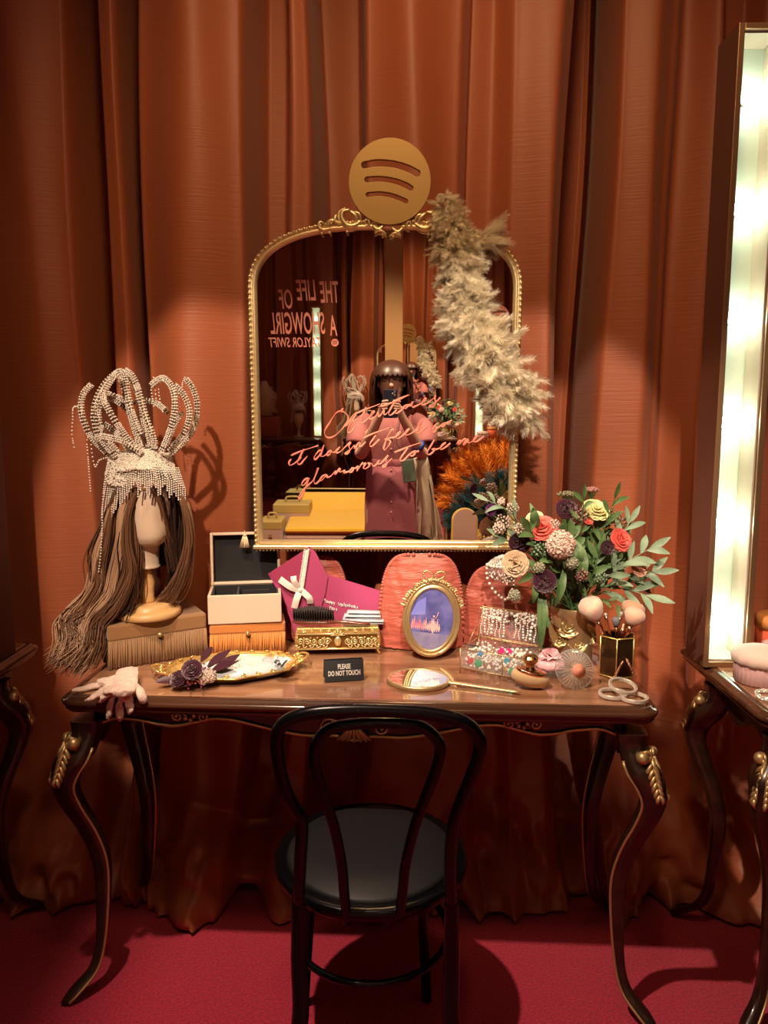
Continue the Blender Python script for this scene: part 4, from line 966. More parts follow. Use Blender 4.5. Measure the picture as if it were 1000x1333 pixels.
def cluster(m, c, r, k=26, br=.0042, mi=0, stem=None, flat=False):
    c = Vector(c)
    for i in range(k):
        z = 1 - 2 * (i + .5) / k; a = i * 2.39996; rr = sqrt(max(0, 1 - z * z)); d = Vector((cos(a) * rr, sin(a) * rr, abs(z) * .3 if flat else z)); p = c + d * r * random.uniform(.6, 1.0); 
        m.ball(p, br * random.uniform(.7, 1.2), 5, mi=mi)
        if stem is not None and i % 2 == 0: m.tube([c - Vector((0, 0, r * (1.2 if flat else .8))), p], .0007, 3, mi=stem, caps=False)
def leafy(m, a, b, n=6, ll=.05, w=.014, mi=0, bend=(0, 0, .01), nrm=(0, -1, .4)):
    P = spline([Vector(a), (Vector(a) + Vector(b)) / 2 + Vector(bend), Vector(b)], 8); m.tube(P, .0012, 4, mi=mi, caps=False); N = len(P)
    for i in range(n):
        k = int(N * (.2 + .8 * i / n)); k = min(k, N - 2); p = P[k]; t = (P[k + 1] - P[k]).normalized(); sd = t.cross(Vector(nrm)).normalized() * (1 if i % 2 else -1)
        m.blade(p, p + (t * .75 + sd * .65 + rvec(.18)).normalized() * ll * random.uniform(.8, 1.15), w, bend=rvec(.004) + Vector((0, 0, .004)), nrm=Vector(nrm) + rvec(.4), mi=mi)
    m.blade(P[-1], P[-1] + (P[-1] - P[-2]).normalized() * ll, w, nrm=Vector(nrm) + rvec(.3), mi=mi)
cors = thing('flower_corsage', 'dark plum flowers and berries on the left end of the gold tray', 'flowers', tuple(g(245, 868)))
m = MB(); rose(m, g(250, 872, .050), .026, (0, -.8, .6), layers=4, openn=1.0); rose(m, g(232, 884, .026), .022, (-.2, -.7, .6), layers=4); part('plum_flower', m, M_plum, cors, W=True)
m = MB()
for a, b in (((270, 868), (300, 846)), ((280, 872), (312, 852)), ((262, 862), (276, 842)), ((276, 872), (305, 862))): m = MB(); m.blade(g(*a, .030), g(*b, .052), .024, nrm=(0, -.6, .8), n=6); part('dark_leaf', m, M_plum, cors, W=True)
for a, b in (((228, 884), (203, 888)), ((236, 888), (250, 892))): m = MB(); m.blade(g(*a, .016), g(*b, .014), .022, nrm=(0, -.6, .8)); part('dark_leaf', m, M_plum, cors, W=True)
m = MB()
for a, b in (((240, 880), (200, 878)), ((262, 876), (246, 892)), ((262, 878), (272, 862)), ((240, 876), (250, 858)), ((255, 882), (262, 892))):
    p0, p1 = g(*a, .022), g(*b, .024); m.tube([p0, p1], .0008, 3)
    for k in range(16): m.ball(p0.lerp(p1, random.random()) + rvec(.009), random.uniform(.0018, .0032), 6)
part('berry_spray', m, M_berry, cors, W=True)
m = MB(); pom(m, g(272, 880, .030), .016, 70, .3); pom(m, g(264, 886, .022), .010, 40, .3); part('pale_blossom', m, M_wax, cors, W=True)

# PLEASE DO NOT TOUCH card
a, b = G(424, 889), G(473, 886); t = thing('table_sign', 'small charcoal tent card reading PLEASE DO NOT TOUCH', 'sign', ((a.x + b.x) / 2, (a.y + b.y) / 2, DESK + .001), atan2(b.y - a.y, b.x - a.x))
W_ = (b - a).length + .004; H = .052; R1 = Matrix.Rotation(radians(-14), 3, 'X')
m = MB(); m.box((0, .0065 + 0, H / 2), (W_, .002, H), R1); m.box((0, .0065 + .025, H / 2), (W_, .002, H), Matrix.Rotation(radians(14), 3, 'X')); part('card', m, M_signblk, t)
Mt = Matrix.Translation((0, .0065 + R1.to_4x4().col[1][1] * -.0012, H / 2)) @ R1.to_4x4() @ Matrix.Rotation(radians(90), 4, 'X')
for s, z in (('PLEASE', .0095), ('DO NOT TOUCH', -.0065)):
    tm = text_mesh(s, .0165, .0002, width=.62, bold=.0006); tm.v = [(v[0], v[1] + z, v[2] + .0008) for v in tm.v]; part('print', xform(tm, Mt), M_letter, t)
# ================================================================ middle of the table
a, b = G(384, 855), G(493, 853); fw = (b - a).length; rzc = atan2(b.y - a.y, b.x - a.x); c = (a + b) / 2 + Vector((0, .040, 0))
CK = 0.080
cas = thing('gilt_casket', 'gold filigree casket with scrollwork sides and curled feet', 'casket', (c.x, c.y, DESK + .001), rzc)
hw, hd = fw / 2, .038
part('body', MB().box((0, 0, .040), (2 * hw - .012, 2 * hd - .012, .044)), mat('casket ground', (.30, .15, .04), .4, metal=.7), cas)
part('lid', MB().box((0, 0, .0705), (2 * hw - .004, 2 * hd - .004, .015)), M_gold, cas, bevel=.003)
m = MB(); yf = -hd + .004
for z, w_ in ((.018, .0028), (.060, .0030), (.066, .0018)): m.tube([(-hw, yf, z), (hw, yf, z)], w_, 6); m.tube([(-hw + .002, yf, z), (-hw + .002, hd, z)], w_, 6); m.tube([(hw - .002, yf, z), (hw - .002, hd, z)], w_, 6)
for k in range(5):
    for s in (-1, 1):
        x = s * (.028 + k * .0185); scroll(m, (x, yf - .002, .039), .0105, 1.6, 0, k * 1.3, s * (1 if k % 2 else -1), .0021); m.ball((x + .009 * s, yf - .002, .050), .0030, 6); m.ball((x + .009 * s, yf - .002, .028), .0026, 6)
        m.tube(spline([(x, yf - .002, .027), (x + s * .008, yf - .003, .022), (x + s * .013, yf - .002, .030)], 4), .0016, 5)
m.ball((0, yf - .004, .040), .011, 12, sc_=(.9, .5, 1.3)); 
for k in range(7): an = pi * k / 6; m.tube([(0, yf - .003, .056), (.020 * cos(an), yf - .005, .058 + .012 * sin(an))], .0020, 5)
for k in range(9):
    x = (k - 4) * .0235; scroll(m, (x, -hd + .002, .0705), .0062, 1.2, 0, k, 1 if k % 2 else -1, .0017)
part('filigree', m, mat('pale bright gold', (1.0, .84, .42), .28, metal=.65), cas, label='openwork gold scrolls')
for sx in (-1, 1):
    for sy in (-1, 1):
        m = MB(); x, y = sx * (hw - .004), sy * (hd - .006)
        m.tube(spline([(x, y, .062), (x + sx * .003, y, .040), (x, y, .022), (x - sx * .001, y, .012), (x + sx * .005, y, .002)], 4), [.004, .0042, .0045, .0045, .0042, .004, .004, .0036, .0036, .0034, .0034, .0032, .003, .003, .0034, .0034, .003][:17], 8); part('foot', m, M_gold, cas)
# hairbrush on the casket
def cz(px, py, z): return G(px, py, z)
ZC = DESK + .080
p0, p1 = G(384, 806, ZC + .012), G(482, 818, ZC + .004); p0.y = c.y - .012; p1.y = c.y - .035
hb = thing('hair_brush', 'dark rosewood hairbrush with black bristles lying on the gold casket', 'hairbrush', tuple(p0), 0)
Mb = WM[hb.name]
x0, x1 = VY(381, 804, p0.y), VY(482, 815, p1.y); x0.z = x1.z = ZC + .010
dx = (x1 - x0); Lb = dx.length; dn = dx.normalized(); sn = Vector((-dn.y, dn.x, 0))
m = MB(); rows = []
for i in range(25):
    t = i / 24
    w_ = interp([(0, .002), (.04, .013), (.2, .0225), (.44, .022), (.57, .010), (.62, .0068), (.85, .0088), (.97, .008), (1, .002)], t); h_ = interp([(0, .003), (.1, .0075), (.4, .0075), (.6, .0055), (1, .004)], t)
    cpt = x0 + dx * t + Vector((0, 0, .004 * sin(t * pi) - .001)); rows.append([cpt + sn * w_ * cos(a_) + Vector((0, 0, h_ * sin(a_))) for a_ in [2 * pi * k / 14 for k in range(14)]])
m.grid(rows, close_u=True); part('handle', m, M_brushwood, hb, W=True)
m = MB()
for i in range(17):
    for j in range(7):
        t = .03 + .50 * i / 16; v = (j / 6 - .5) * 2
        w_ = interp([(0, .002), (.04, .012), (.2, .019), (.44, .018), (.54, .008)], t) * v; q = x0 + dx * t + sn * w_ + Vector((0, 0, .006)); m.tube([q, q + Vector((dn.x * -.003, w_ * .15, (.024 + .012 * sin(pi * (i + 1) / 18))))], .0013, 4)
part('bristles', m, M_bristle, hb, W=True, kind='stuff')
rows = []
m = MB()
for i in range(9):
    t = .02 + .52 * i / 8; w_ = interp([(0, .002), (.04, .012), (.2, .019), (.44, .018), (.54, .004)], t); cpt = x0 + dx * t + Vector((0, 0, .006)); rows.append([cpt + sn * w_ * cos(a_) + Vector((0, 0, .004 * sin(a_))) for a_ in [pi * k / 8 for k in range(9)]])
m.grid(rows); part('cushion', m, M_bristle, hb, W=True)
# folded letters
for k, (xa, xb, yy, zz) in enumerate(((444, 499, .02, .000), (446, 495, .022, .0125), (450, 494, .025, .022))):
    a = VY(xa, 800, c.y + yy - .025); b = VY(xb, 800, c.y + yy - .03); m = MB(); z = ZC + zz; W_ = b.x - a.x
    m.grid([[Vector((a.x, a.y, z + .001)), Vector((b.x, a.y, z + .001))], [Vector((a.x + .004, a.y + .03, z + .0105)), Vector((b.x, a.y + .03, z + .0085))]]); m.grid([[Vector((a.x + .004, a.y + .03, z + .0105)), Vector((b.x, a.y + .03, z + .0085))], [Vector((a.x + .006, a.y - .001, z + .0118)), Vector((b.x + .001, a.y - .001, z + .0098))]])
    m.grid([[Vector((a.x + .006, a.y - .001, z + .0118)), Vector((b.x + .001, a.y - .001, z + .0098))], [Vector((a.x + .002, a.y - .003, z + .0085)), Vector((b.x + .002, a.y - .003, z + .0070))]])
    o = part('folded_letter', m, M_paleblue); so = o.modifiers.new('s', 'SOLIDIFY'); so.thickness = .0007; setp(o, ['pale blue folded letter at the bottom of the stack on the casket', 'pale blue folded letter in the middle of the stack on the casket', 'pale blue folded letter on top of the stack on the casket'][k], 'letter', 'folded letters on the gold casket')
# magenta envelope with lace and ribbon
YEV = c.y + .050
env = thing('envelope', 'large magenta envelope with white ribbon and handwriting leaning behind the gold casket', 'envelope', (VY(430, 830, YEV).x, YEV, DESK), 0)
def ev(x, y, dy=0.0): return VY(x, y, YEV + dy + (y - 790) * -.00018)
m = MB(); m.prism([ev(*p) for p in ((367, 774), (426, 748), (498, 770), (491, 800), (488, 848), (392, 848))], (0, .003, 0)); body = part('body', m, M_magenta, env, W=True)
m = MB(); m.prism([ev(x, y, -.006) for x, y in ((349, 747), (403.5, 711.5), (411, 719), (427, 751), (423, 775), (402, 838), (381, 802))], (0, .003, 0)); part('flap', m, M_magenta, env, W=True)
m = MB(); m.prism([ev(x, y, -.0085) for x, y in ((349, 747), (403.5, 711.5), (393, 768), (372, 770))], (0, .0012, 0)); part('flap_fold', m, M_magdark, env, W=True, label='darker magenta fold')
m = MB(); P = [ev(399 - 8 * t, 716 + 52 * t, -.012) for t in [i / 22 for i in range(23)]]; m.tube(P, .0042, 4, flat=.2, up=(0, 1, 0))
for i, p in enumerate(P): m.ball(p + Vector((.006, 0, 0)), .0042, 6); m.ball(p + Vector((-.005, -.001, 0)), .0028, 6)
part('lace_trim', m, M_white, env, W=True, label='white lace strip')
m = MB(); kn = ev(391, 768, -.016)
def rib(pts, w_, dy=-.016):
    P = spline([ev(x, y, dy - d) for x, y, d in pts], 5); rows = []
    for i, p in enumerate(P):
        t = (P[min(i + 1, len(P) - 1)] - P[max(0, i - 1)]).normalized(); sd = t.cross(Vector((0, -1, 0))).normalized(); rows.append([p - sd * w_ + Vector((0, .002, 0)), p, p + sd * w_ + Vector((0, .002, 0))])
    m.grid(rows)
rib([(391, 769, 0), (378, 764, .01), (364, 754, .004)], .0095); rib([(391, 769, 0), (383, 757, .016), (382, 750, .012)], .008); rib([(391, 769, 0), (386, 780, .01), (383, 792, .004)], .009); rib([(391, 768, 0), (402, 778, .012), (404, 786, .004)], .009); m.ball(kn, .008, 8)
part('ribbon_bow', m, M_white, env, W=True, label='white satin ribbon bow')
m = MB()
def hand(seq, dy=-.0015):
    for s_ in seq: m.tube(spline([ev(340 + x / 5.556, 700 + y / 5.556, dy) for x, y in s_], 3), .0011, 4)
hand([[(447, 435), (450, 460)], [(462, 440), (464, 464)], [(450, 449), (463, 451)], [(482, 458), (474, 455), (472, 468), (482, 470), (484, 458), (487, 472)], [(494, 460), (494, 484)], [(494, 462), (504, 463), (502, 472), (494, 472)], [(510, 462), (510, 488)], [(510, 465), (519, 467), (517, 476), (510, 476)], [(524, 466), (528, 478), (534, 468)], [(534, 468), (526, 492)],
      [(558, 468), (566, 492), (575, 474)], [(588, 482), (580, 480), (579, 494), (588, 494), (590, 482), (593, 497)], [(600, 470), (602, 496)], [(608, 490), (617, 490), (614, 484), (608, 488), (610, 499), (618, 500)], [(624, 500), (625, 488), (632, 490), (634, 502)], [(640, 478), (642, 504)], [(636, 488), (647, 489)], [(652, 490), (654, 505)], [(660, 508), (660, 494), (668, 496), (669, 510)], [(674, 500), (682, 502), (680, 495), (674, 500), (678, 510), (685, 510)], [(678, 488), (675, 494)], [(700, 500), (692, 503), (698, 508), (690, 514)],
      [(496, 498), (497, 522)], [(496, 498), (512, 506), (510, 518), (497, 522)], [(528, 510), (519, 510), (518, 522), (528, 522), (529, 510), (532, 525)], [(540, 512), (543, 524), (550, 513)], [(550, 513), (543, 535)]])
part('handwriting', m, M_letter, env, W=True, label="white handwriting Happy Valentine's Day")

# coral ruffled cushions standing at the back of the table
def shell(px0, px1, pyt, Y, label, py_b=856, lean=.02, dp=.055):
    l, r, tp = VY(px0, 800, Y), VY(px1, 800, Y), VY((px0 + px1) / 2, pyt, Y); cx = (l.x + r.x) / 2; hw = (r.x - l.x) / 2; H = tp.z - DESK - .002
    m = MB(); F = []; Bk = []; n = 44
    def edge(a, k=1.0):
        ca, sa = cos(a), sin(a); e = .45; return Vector((cx + hw * k * math.copysign(abs(ca) ** e, ca), 0, DESK + .002 + H * (0.02 + .98 * abs(sa) ** .72 * k)))
    rows = []
    for i in range(15):
        k = i / 14; row = []
        for j in range(n + 1):
            a = pi * j / n; p = edge(a, 1.0); base = Vector((cx, 0, DESK + .002)); q = base.lerp(p, k); 
            rip = .0034 * sin(k * 52 + 2.2 * sin(a * 3) + 1.5 * sin(a * 7)) * (.35 + k) + .006 * noise.noise(Vector((k * 5, a * 3, px0))) ; puff = dp * (1 - k ** 2.6) * .5
            row.append(Vector((q.x, Y - puff - rip + (q.z - DESK) * lean, q.z)))
        rows.append(row)
    m.grid(rows)
    rows2 = [rows[-1], [Vector((p.x, p.y + .022, p.z)) for p in rows[-1]], [Vector((cx + (p.x - cx) * .5, Y + .025 + (p.z - DESK) * lean, DESK + (p.z - DESK) * .5)) for p in rows[-1]]]; m.grid(rows2)
    o = part('ruffled_cushion', m, M_coral)
    mr = MB(); L_ = len(rows[-1]); N2 = 64
    for j in range(N2):
        a = pi * j / (N2 - 1); p = edge(a, 1.0); y = Y + .002 + (p.z - DESK) * lean; d = Vector((p.x - cx, 0, (p.z - DESK) * 1.0)).normalized()
        mr.ball(Vector((p.x, y, p.z)) + d * .001, .0062, 7, sc_=(1, .8, 1))
    part('scalloped_trim', mr, M_coral, o)
    return setp(o, label, 'cushion', 'coral ruffled cushions along the back of the table')
shell(494, 603, 723, 2.10, 'coral satin cushion with scalloped edge standing behind the oval picture frame')
shell(360, 453, 726, 2.185, 'coral satin cushion with scalloped edge standing behind the magenta envelope')
shell(604, 716, 738, 2.13, 'coral satin cushion with scalloped edge standing behind the glass jewellery casket')

# oval picture frame
b_ = G(564, 859); YF = b_.y
fr = thing('oval_picture_frame', 'gold oval picture frame with bow crest and a blue stage photograph', 'picture frame', (b_.x, YF, DESK))
cF = VY(562, 806, YF + .012); rxF = (VY(600, 806, YF).x - VY(524, 806, YF).x) / 2; rzF = (VY(562, 759, YF + .01).z - VY(562, 856, YF).z) / 2
lx, lz = Vector((1, 0.04, 0.02)).normalized(), Vector((0.0, .16, .987)).normalized(); ny = lx.cross(lz); ny = -ny if ny.y > 0 else ny   # ny faces the viewer
tilt = Matrix.Rotation(radians(-3), 3, ny)
lx, lz = tilt @ lx, tilt @ lz
def fp(x, z, o=0.0): return cF + lx * x + lz * z + ny * o
m = MB(); rows = []
for ins, o in ((0, -.012), (-.001, .0), (.0015, .004), (.005, .0052), (.008, .002), (.010, .001), (.013, .0045), (.017, .0055), (.0205, .002), (.021, -.002)):
    rows.append([fp((rxF - ins) * cos(a), (rzF - ins) * sin(a), o) for a in [2 * pi * k / 72 for k in range(72)]])
m.grid(rows, close_u=True); part('frame', m, M_agold, fr, W=True)
part('backing', MB().prism([fp(rxF * .98 * cos(a), rzF * .98 * sin(a), -.012) for a in [2 * pi * k / 48 for k in range(48)]], -ny * .003), M_blackvel, fr, W=True)
def msrc(name, c1, c2):
    m_ = mat(name, c1, .25, emis=c1, estr=.0, vary=((18, 18, 18), c2, .40, .62)); return m_
M_photo = msrc('stage photograph blue', (.09, .10, .34), (.19, .19, .52))
pi_ = [fp((rxF - .019) * cos(a), (rzF - .019) * sin(a), .0) for a in [2 * pi * k / 60 for k in range(60)]]
ph = part('photograph', MB().add(pi_, [tuple(range(60))], 0, False), M_photo, fr, W=True)
M_photo2 = msrc('stage photograph floor', (.34, .30, .46), (.20, .20, .42)); M_photo3 = msrc('dancers pale pink', (.90, .55, .55), (.60, .18, .30)); M_photo4 = msrc('photograph light', (.22, .24, .75), (.30, .32, .80))
rx2, rz2 = rxF - .020, rzF - .020
m = MB(); m.add([fp(rx2 * cos(a), rz2 * sin(a), .0006) for a in [pi + .42 + (pi - .95) * k / 20 for k in range(21)]], [tuple(range(21))], 0, False); part('printed_floor', m, M_photo2, ph, W=True)
m = MB(); m.add([fp(-rx2 * .98, 0.01, .0005), fp(-rx2 * .93, .018, .0005), fp(-rx2 * .72, .045, .0005), fp(-rx2 * .30, .060, .0005), fp(-rx2 * .30, .012, .0005)], [(0, 1, 2, 3, 4)], 0, False); part('printed_backdrop', m, M_photo4, ph, W=True)
m = MB()
for k in range(15):
    x = -rx2 * .9 + k * .0052; h = .026 + .008 * sin(k * 2.1); z = -.028 + .001 * (k % 3) - k * .0006
    m.blade(fp(x, z, .0010 + k * .00003), fp(x + .001, z + h, .0010), .0052, nrm=-ny, n=4, fold=0); m.ball(fp(x + .001, z + h + .001, .001), .0018, 6, sc_=(1, .2, 1))
    m.tube([fp(x, z + h * .7, .001), fp(x + .004, z + h * .5 + .006 * (k % 2), .001)], .0006, 3)
z = -.020; m.blade(fp(.004, z - .018, .0013), fp(.005, z + .022, .0013), .011, nrm=-ny, n=5, fold=0); m.ball(fp(.006, z + .027, .001), .0034, 8, sc_=(1, .2, 1)); m.tube([fp(.006, z + .018, .0014), fp(.014, z + .026, .0014), fp(.018, z + .040, .0014)], .0010, 4)
part('printed_dancers', m, M_photo3, ph, W=True)
m = MB()
for s in (-1, 1):   # bow and floral crest
    P = [fp(s * (.004 + .012 * sin(t) + .008 * (1 - cos(t)) * .5), rzF + .004 + .008 * (1 - cos(t)) * .9, .003) for t in [2 * pi * i / 18 for i in range(19)]]
    P = [fp(s * (.016 + .013 * cos(t)), rzF + .017 + .010 * sin(t) + .003 * cos(t), .003) for t in [2 * pi * i / 20 for i in range(20)]]; m.tube(P, .0022, 6, closed=True)
    for q in P[::2]: m.ball(q, .0030, 6)
    for k in range(16):
        a = pi / 2 - s * (.10 + k * .075); q = fp((rxF + .002) * cos(a), (rzF + .002) * sin(a), .004); m.ball(q + rvec(.0022), .0050 - .00012 * k, 6); m.blade(q, q + lx * s * .010 + lz * .004 + rvec(.003), .006, nrm=-ny, n=3)
for k in range(5): m.ball(fp((k - 2) * .006, rzF + .004 - abs(k - 2) * .001, .006), .006, 8)
part('crest', m, M_agold, fr, W=True, label='antique gold bow and roses')
m = MB()
for k in range(11): a = -pi / 2 + (k - 5) * .065; m.ball(fp((rxF - .006) * cos(a), (rzF - .006) * sin(a), .006), .0045, 6)
part('lower_ornament', m, M_agold, fr, W=True)
part('easel_back', MB().prism([fp(-.012, -.02, -.014), fp(.012, -.02, -.014), fp(.016, .03, -.014), fp(-.016, .03, -.014)], Vector((0, .002, 0))), M_blackvel, fr, W=True)

# hand mirror lying on the table
a, b = G(504, 882, DESK + .006), G(678, 903, DESK + .004)
hm_ = thing('hand_mirror', 'gold hand mirror lying face up in front of the oval frame', 'hand mirror', tuple(a), 0)
dx = b - a; dx.z = 0; Lh = dx.length; dn = dx.normalized(); sn = Vector((-dn.y, dn.x, 0)); base = Vector((a.x, a.y, DESK + .001))
cM = base + dn * (Lh * .235) + sn * .012; ra_, rb_ = Lh * .235, .070
m = MB(); rows = []
for k_, z in ((1.0, .000), (1.03, .004), (1.0, .009), (.95, .0105), (.93, .0085)): rows.append([cM + dn * ra_ * k_ * cos(t) + sn * rb_ * k_ * sin(t) + Vector((0, 0, z)) for t in [2 * pi * i / 56 for i in range(56)]])
m.grid(rows, close_u=True); m.add(rows[0], [tuple(range(56))], 0, False); part('rim', m, M_pgold, hm_, W=True)
part('mirror_face', MB().add([cM + dn * ra_ * .935 * cos(t) + sn * rb_ * .935 * sin(t) + Vector((0, 0, .0086)) for t in [2 * pi * i / 56 for i in range(56)]], [tuple(range(56))], 0, False), M_mirror, hm_, W=True)
m = MB(); Ph = [base + dn * Lh * t + sn * (.012 - .012 * (t - .47) / .53) + Vector((0, 0, .006)) for t in [.455 + .545 * i / 20 for i in range(21)]]
m.tube(Ph, [interp([(0, .010), (.08, .007), (.2, .0075), (.45, .0055), (.8, .0045), (.88, .006), (.95, .005), (1, .001)], i / 20) for i in range(21)], 10, flat=.6, up=(0, 0, 1)); part('handle', m, M_pgold, hm_, W=True)
# ================================================================ glass jewellery casket with pearls and gems
a, b = G(599, 877), G(681, 893); fw = (b - a).length; rg = atan2(b.y - a.y, b.x - a.x)
DG = .115; cg = (a + b) / 2 + Vector((-sin(rg), cos(rg), 0)) * DG / 2; cg.z = DESK + .001
gb = thing('glass_casket', 'open glass jewellery casket with brass edges full of pearls and gems', 'casket', tuple(cg), rg)
hw, hd, Z0, Z1 = fw / 2, DG / 2, .016, .066
m = MB()
def wire(m, P, r=.0014, closed=False): m.tube(P, r, 5, closed=closed)
for z in (Z0, Z1): wire(m, [(-hw, -hd, z), (hw, -hd, z), (hw, hd, z), (-hw, hd, z)], closed=True)
for sx in (-1, 1):
    for sy in (-1, 1): wire(m, [(sx * hw, sy * hd, .0), (sx * hw, sy * hd, Z1)], .0017)
wire(m, [(.030, -hd, Z0), (.030, -hd, Z1)]); wire(m, [(-.010, -hd, Z1), (-.010, hd, Z1)])
part('brass_edging', m, M_agold, gb)
for c_, d_ in (((0, -hd, (Z0 + Z1) / 2), (2 * hw - .004, .0016, Z1 - Z0 - .003)), ((0, hd, (Z0 + Z1) / 2), (2 * hw - .004, .0016, Z1 - Z0 - .003)), ((-hw, 0, (Z0 + Z1) / 2), (.0016, 2 * hd - .004, Z1 - Z0 - .003)), ((hw, 0, (Z0 + Z1) / 2), (.0016, 2 * hd - .004, Z1 - Z0 - .003)), ((0, 0, Z0), (2 * hw - .004, 2 * hd - .004, .0016))):
    part('glass_panel', MB().box(c_, d_), M_acrylic, gb)
LRg = Matrix.Rotation(radians(-14), 3, 'X'); LHg = .082
def lg(x, y, z): return Vector((0, hd, Z1)) + LRg @ Vector((x, y, z))
m = MB(); wire(m, [lg(-hw, 0, 0), lg(hw, 0, 0), lg(hw, 0, LHg), lg(-hw, 0, LHg)], .0016, True); wire(m, [lg(-hw, -.014, .004), lg(hw, -.014, .004), lg(hw, -.014, LHg - .004), lg(-hw, -.014, LHg - .004)], .0012, True)
for sx in (-1, 1):
    for z in (0, LHg): wire(m, [lg(sx * hw, 0, z), lg(sx * hw, -.014, z + (.004 if z == 0 else -.004))], .0012)
wire(m, [(-hw, -.01, Z1), lg(-hw, -.012, .05)], .0010)
ldp = part('lid_frame', m, M_agold, gb); part('lid_glass', MB().box(lg(0, 0, LHg / 2), (2 * hw - .004, .0016, LHg - .004), LRg), M_acrylic, ldp)
Mg = WM[gb.name]
def w_(p): return Mg @ Vector(p)
m = MB()   # loose pearls
for k in range(420): r = random.choice([.0028, .0035, .0042, .0050]); m.ball(w_((random.uniform(-hw + .007, hw - .007), random.uniform(-hd + .007, hd - .007), Z0 + .004 + random.random() ** 1.3 * (.032 + .014 * random.random()))), r, 7)
o = part('pearls', m, M_pearl); setp(o, 'loose white pearls and crystals filling the glass casket', 'pearls', kind='stuff')
m = MB()
for q in range(15):   # strings of pearls over the lid
    x = -hw * .88 + q * hw * 1.76 / 14; 
    if 7 <= q <= 8: continue
    zt = LHg * (.92 if q % 2 else .96); zb = .004; r = (.0022, .0034, .0028, .0045, .0026)[q % 5]; L = zt - zb; n = int(L / (r * 2.15))
    for k in range(n): m.ball(w_(lg(x + .0015 * sin(k), -.016 - r, zt - k * r * 2.15)), r, 7)
for k in range(90): m.ball(w_(lg(random.uniform(-hw * .9, hw * .9), -.013 - random.random() * .006, LHg * random.uniform(.62, .97))), random.uniform(.002, .0045), 7)
o = part('pearl_strings', m, M_pearl); setp(o, 'strings of pearls hanging inside the open glass lid', 'pearl necklaces', kind='stuff')
GEMS = [((-hw + .022, -hd + .010, Z0 + .020), .0105, (.75, .01, .03), 'ruby red square gem at the left front of the glass casket'), ((-hw + .046, -hd + .009, Z0 + .016), .0100, (.01, .42, .16), 'emerald green gem beside the ruby in the glass casket'), ((-hw + .048, -hd + .014, Z0 + .040), .0085, (.02, .35, .85), 'sky blue gem above the emerald in the glass casket'),
        ((.004, -.005, Z1 - .006), .0095, (.85, .05, .28), 'hot pink gem lying on the pearls, left of its twin'), ((.024, -.002, Z1 - .006), .0090, (.85, .08, .32), 'hot pink gem lying on the pearls, right of its twin'),
        ((.038, -hd + .009, Z0 + .036), .0085, (.02, .50, .80), 'turquoise gem at the right front of the glass casket'), ((.052, -hd + .009, Z0 + .012), .0090, (.02, .50, .28), 'green gem low in the right corner of the glass casket'), ((.034, -hd + .012, Z0 + .014), .006, (.85, .55, .10), 'small amber gem low in the glass casket')]
for p, r, col, lab in GEMS:
    m = MB(); m.lathe([(.0, -.62), (.55, -.35), (.95, -.02), (1.0, .05), (.72, .30), (.0, .32)], n=8, smooth=False); m.v = [tuple(w_(Vector(p) + Euler((1.2 + random.random() * .4, random.uniform(-.4, .4), random.random()), 'XYZ').to_matrix() @ (Vector(v) * r))) for v in m.v] if False else m.v
    Rr = Euler((1.25, random.uniform(-.3, .3), .2), 'XYZ').to_matrix(); m.v = [tuple(w_(Vector(p) + Rr @ (Vector(v) * r))) for v in m.v]
    o = part('gemstone', m, mat('gem ' + lab[:14], col, .05, coat=.8, metal=.25)); setp(o, lab, 'gem', 'coloured gems in the glass casket')

# champagne coupe heaped with pearls behind the casket
cb = VY(655, 790, 2.03); CX, CY = cb.x, 2.03
cp = thing('champagne_coupe', 'stemmed champagne coupe heaped with pearls behind the glass casket', 'glass', (CX, CY, DESK + .001))
zr = VY(655, 738, CY).z - DESK; zs = VY(655, 758, CY).z - DESK
m = MB(); m.lathe([(.0, .0), (.030, .0), (.030, .002), (.008, .006), (.0038, .012), (.0036, zs - .004), (.008, zs), (.030, zs + .010), (.045, zs + .028), (.047, zr + .004), (.0455, zr + .004), (.043, zs + .030), (.028, zs + .013), (.0, zs + .005)], n=40); part('glass', m, M_acrylic, cp)
m = MB()
for k in range(230):
    a = k * 2.39996; r = .043 * sqrt((k + .5) / 230); m.ball((CX + r * cos(a), CY + r * sin(a), DESK + zr + .002 + .028 * (1 - (r / .044) ** 2) + random.uniform(-.002, .002)), random.uniform(.0028, .0042), 7)
for k in range(160): a = k * 2.39996; z = zs + .008 + random.random() * (zr - zs - .004); r = min(.041, .014 + (z - zs) * 1.4) * sqrt(random.random() * .3 + .7); m.ball((CX + r * cos(a), CY + r * sin(a), DESK + z), .003, 7)
o = part('pearls', m, M_pearl); setp(o, 'heap of small white pearls inside the champagne coupe', 'pearls', kind='stuff')
m = MB(); P = spline([Vector((CX - .046, CY - .012, DESK + zr + .008)), Vector((CX - .048, CY - .020, DESK + zr - .02)), Vector((CX - .034, CY - .030, DESK + zs - .010)), Vector((CX - .012, CY - .032, DESK + zs - .032)), Vector((CX + .004, CY - .030, DESK + zs - .040)), Vector((CX + .016, CY - .03, DESK + zs - .022)), Vector((CX + .034, CY - .025, DESK + zr - .01)), Vector((CX + .042, CY - .015, DESK + zr + .01))], 5)
P2 = [P[0]]; acc = 0
for q in P[1:]:
    if (q - P2[-1]).length > .0085: P2.append(q)
for q in P2: m.ball(q, .0043, 9)
for k in range(14): t = pi + .2 + k * .21; m.ball((CX + .047 * cos(t), CY + .047 * sin(t), DESK + zr + .008), .0046, 9)
o = part('pearl_necklace', m, M_pearl); setp(o, 'necklace of large pearls draped over the rim of the champagne coupe', 'necklace')

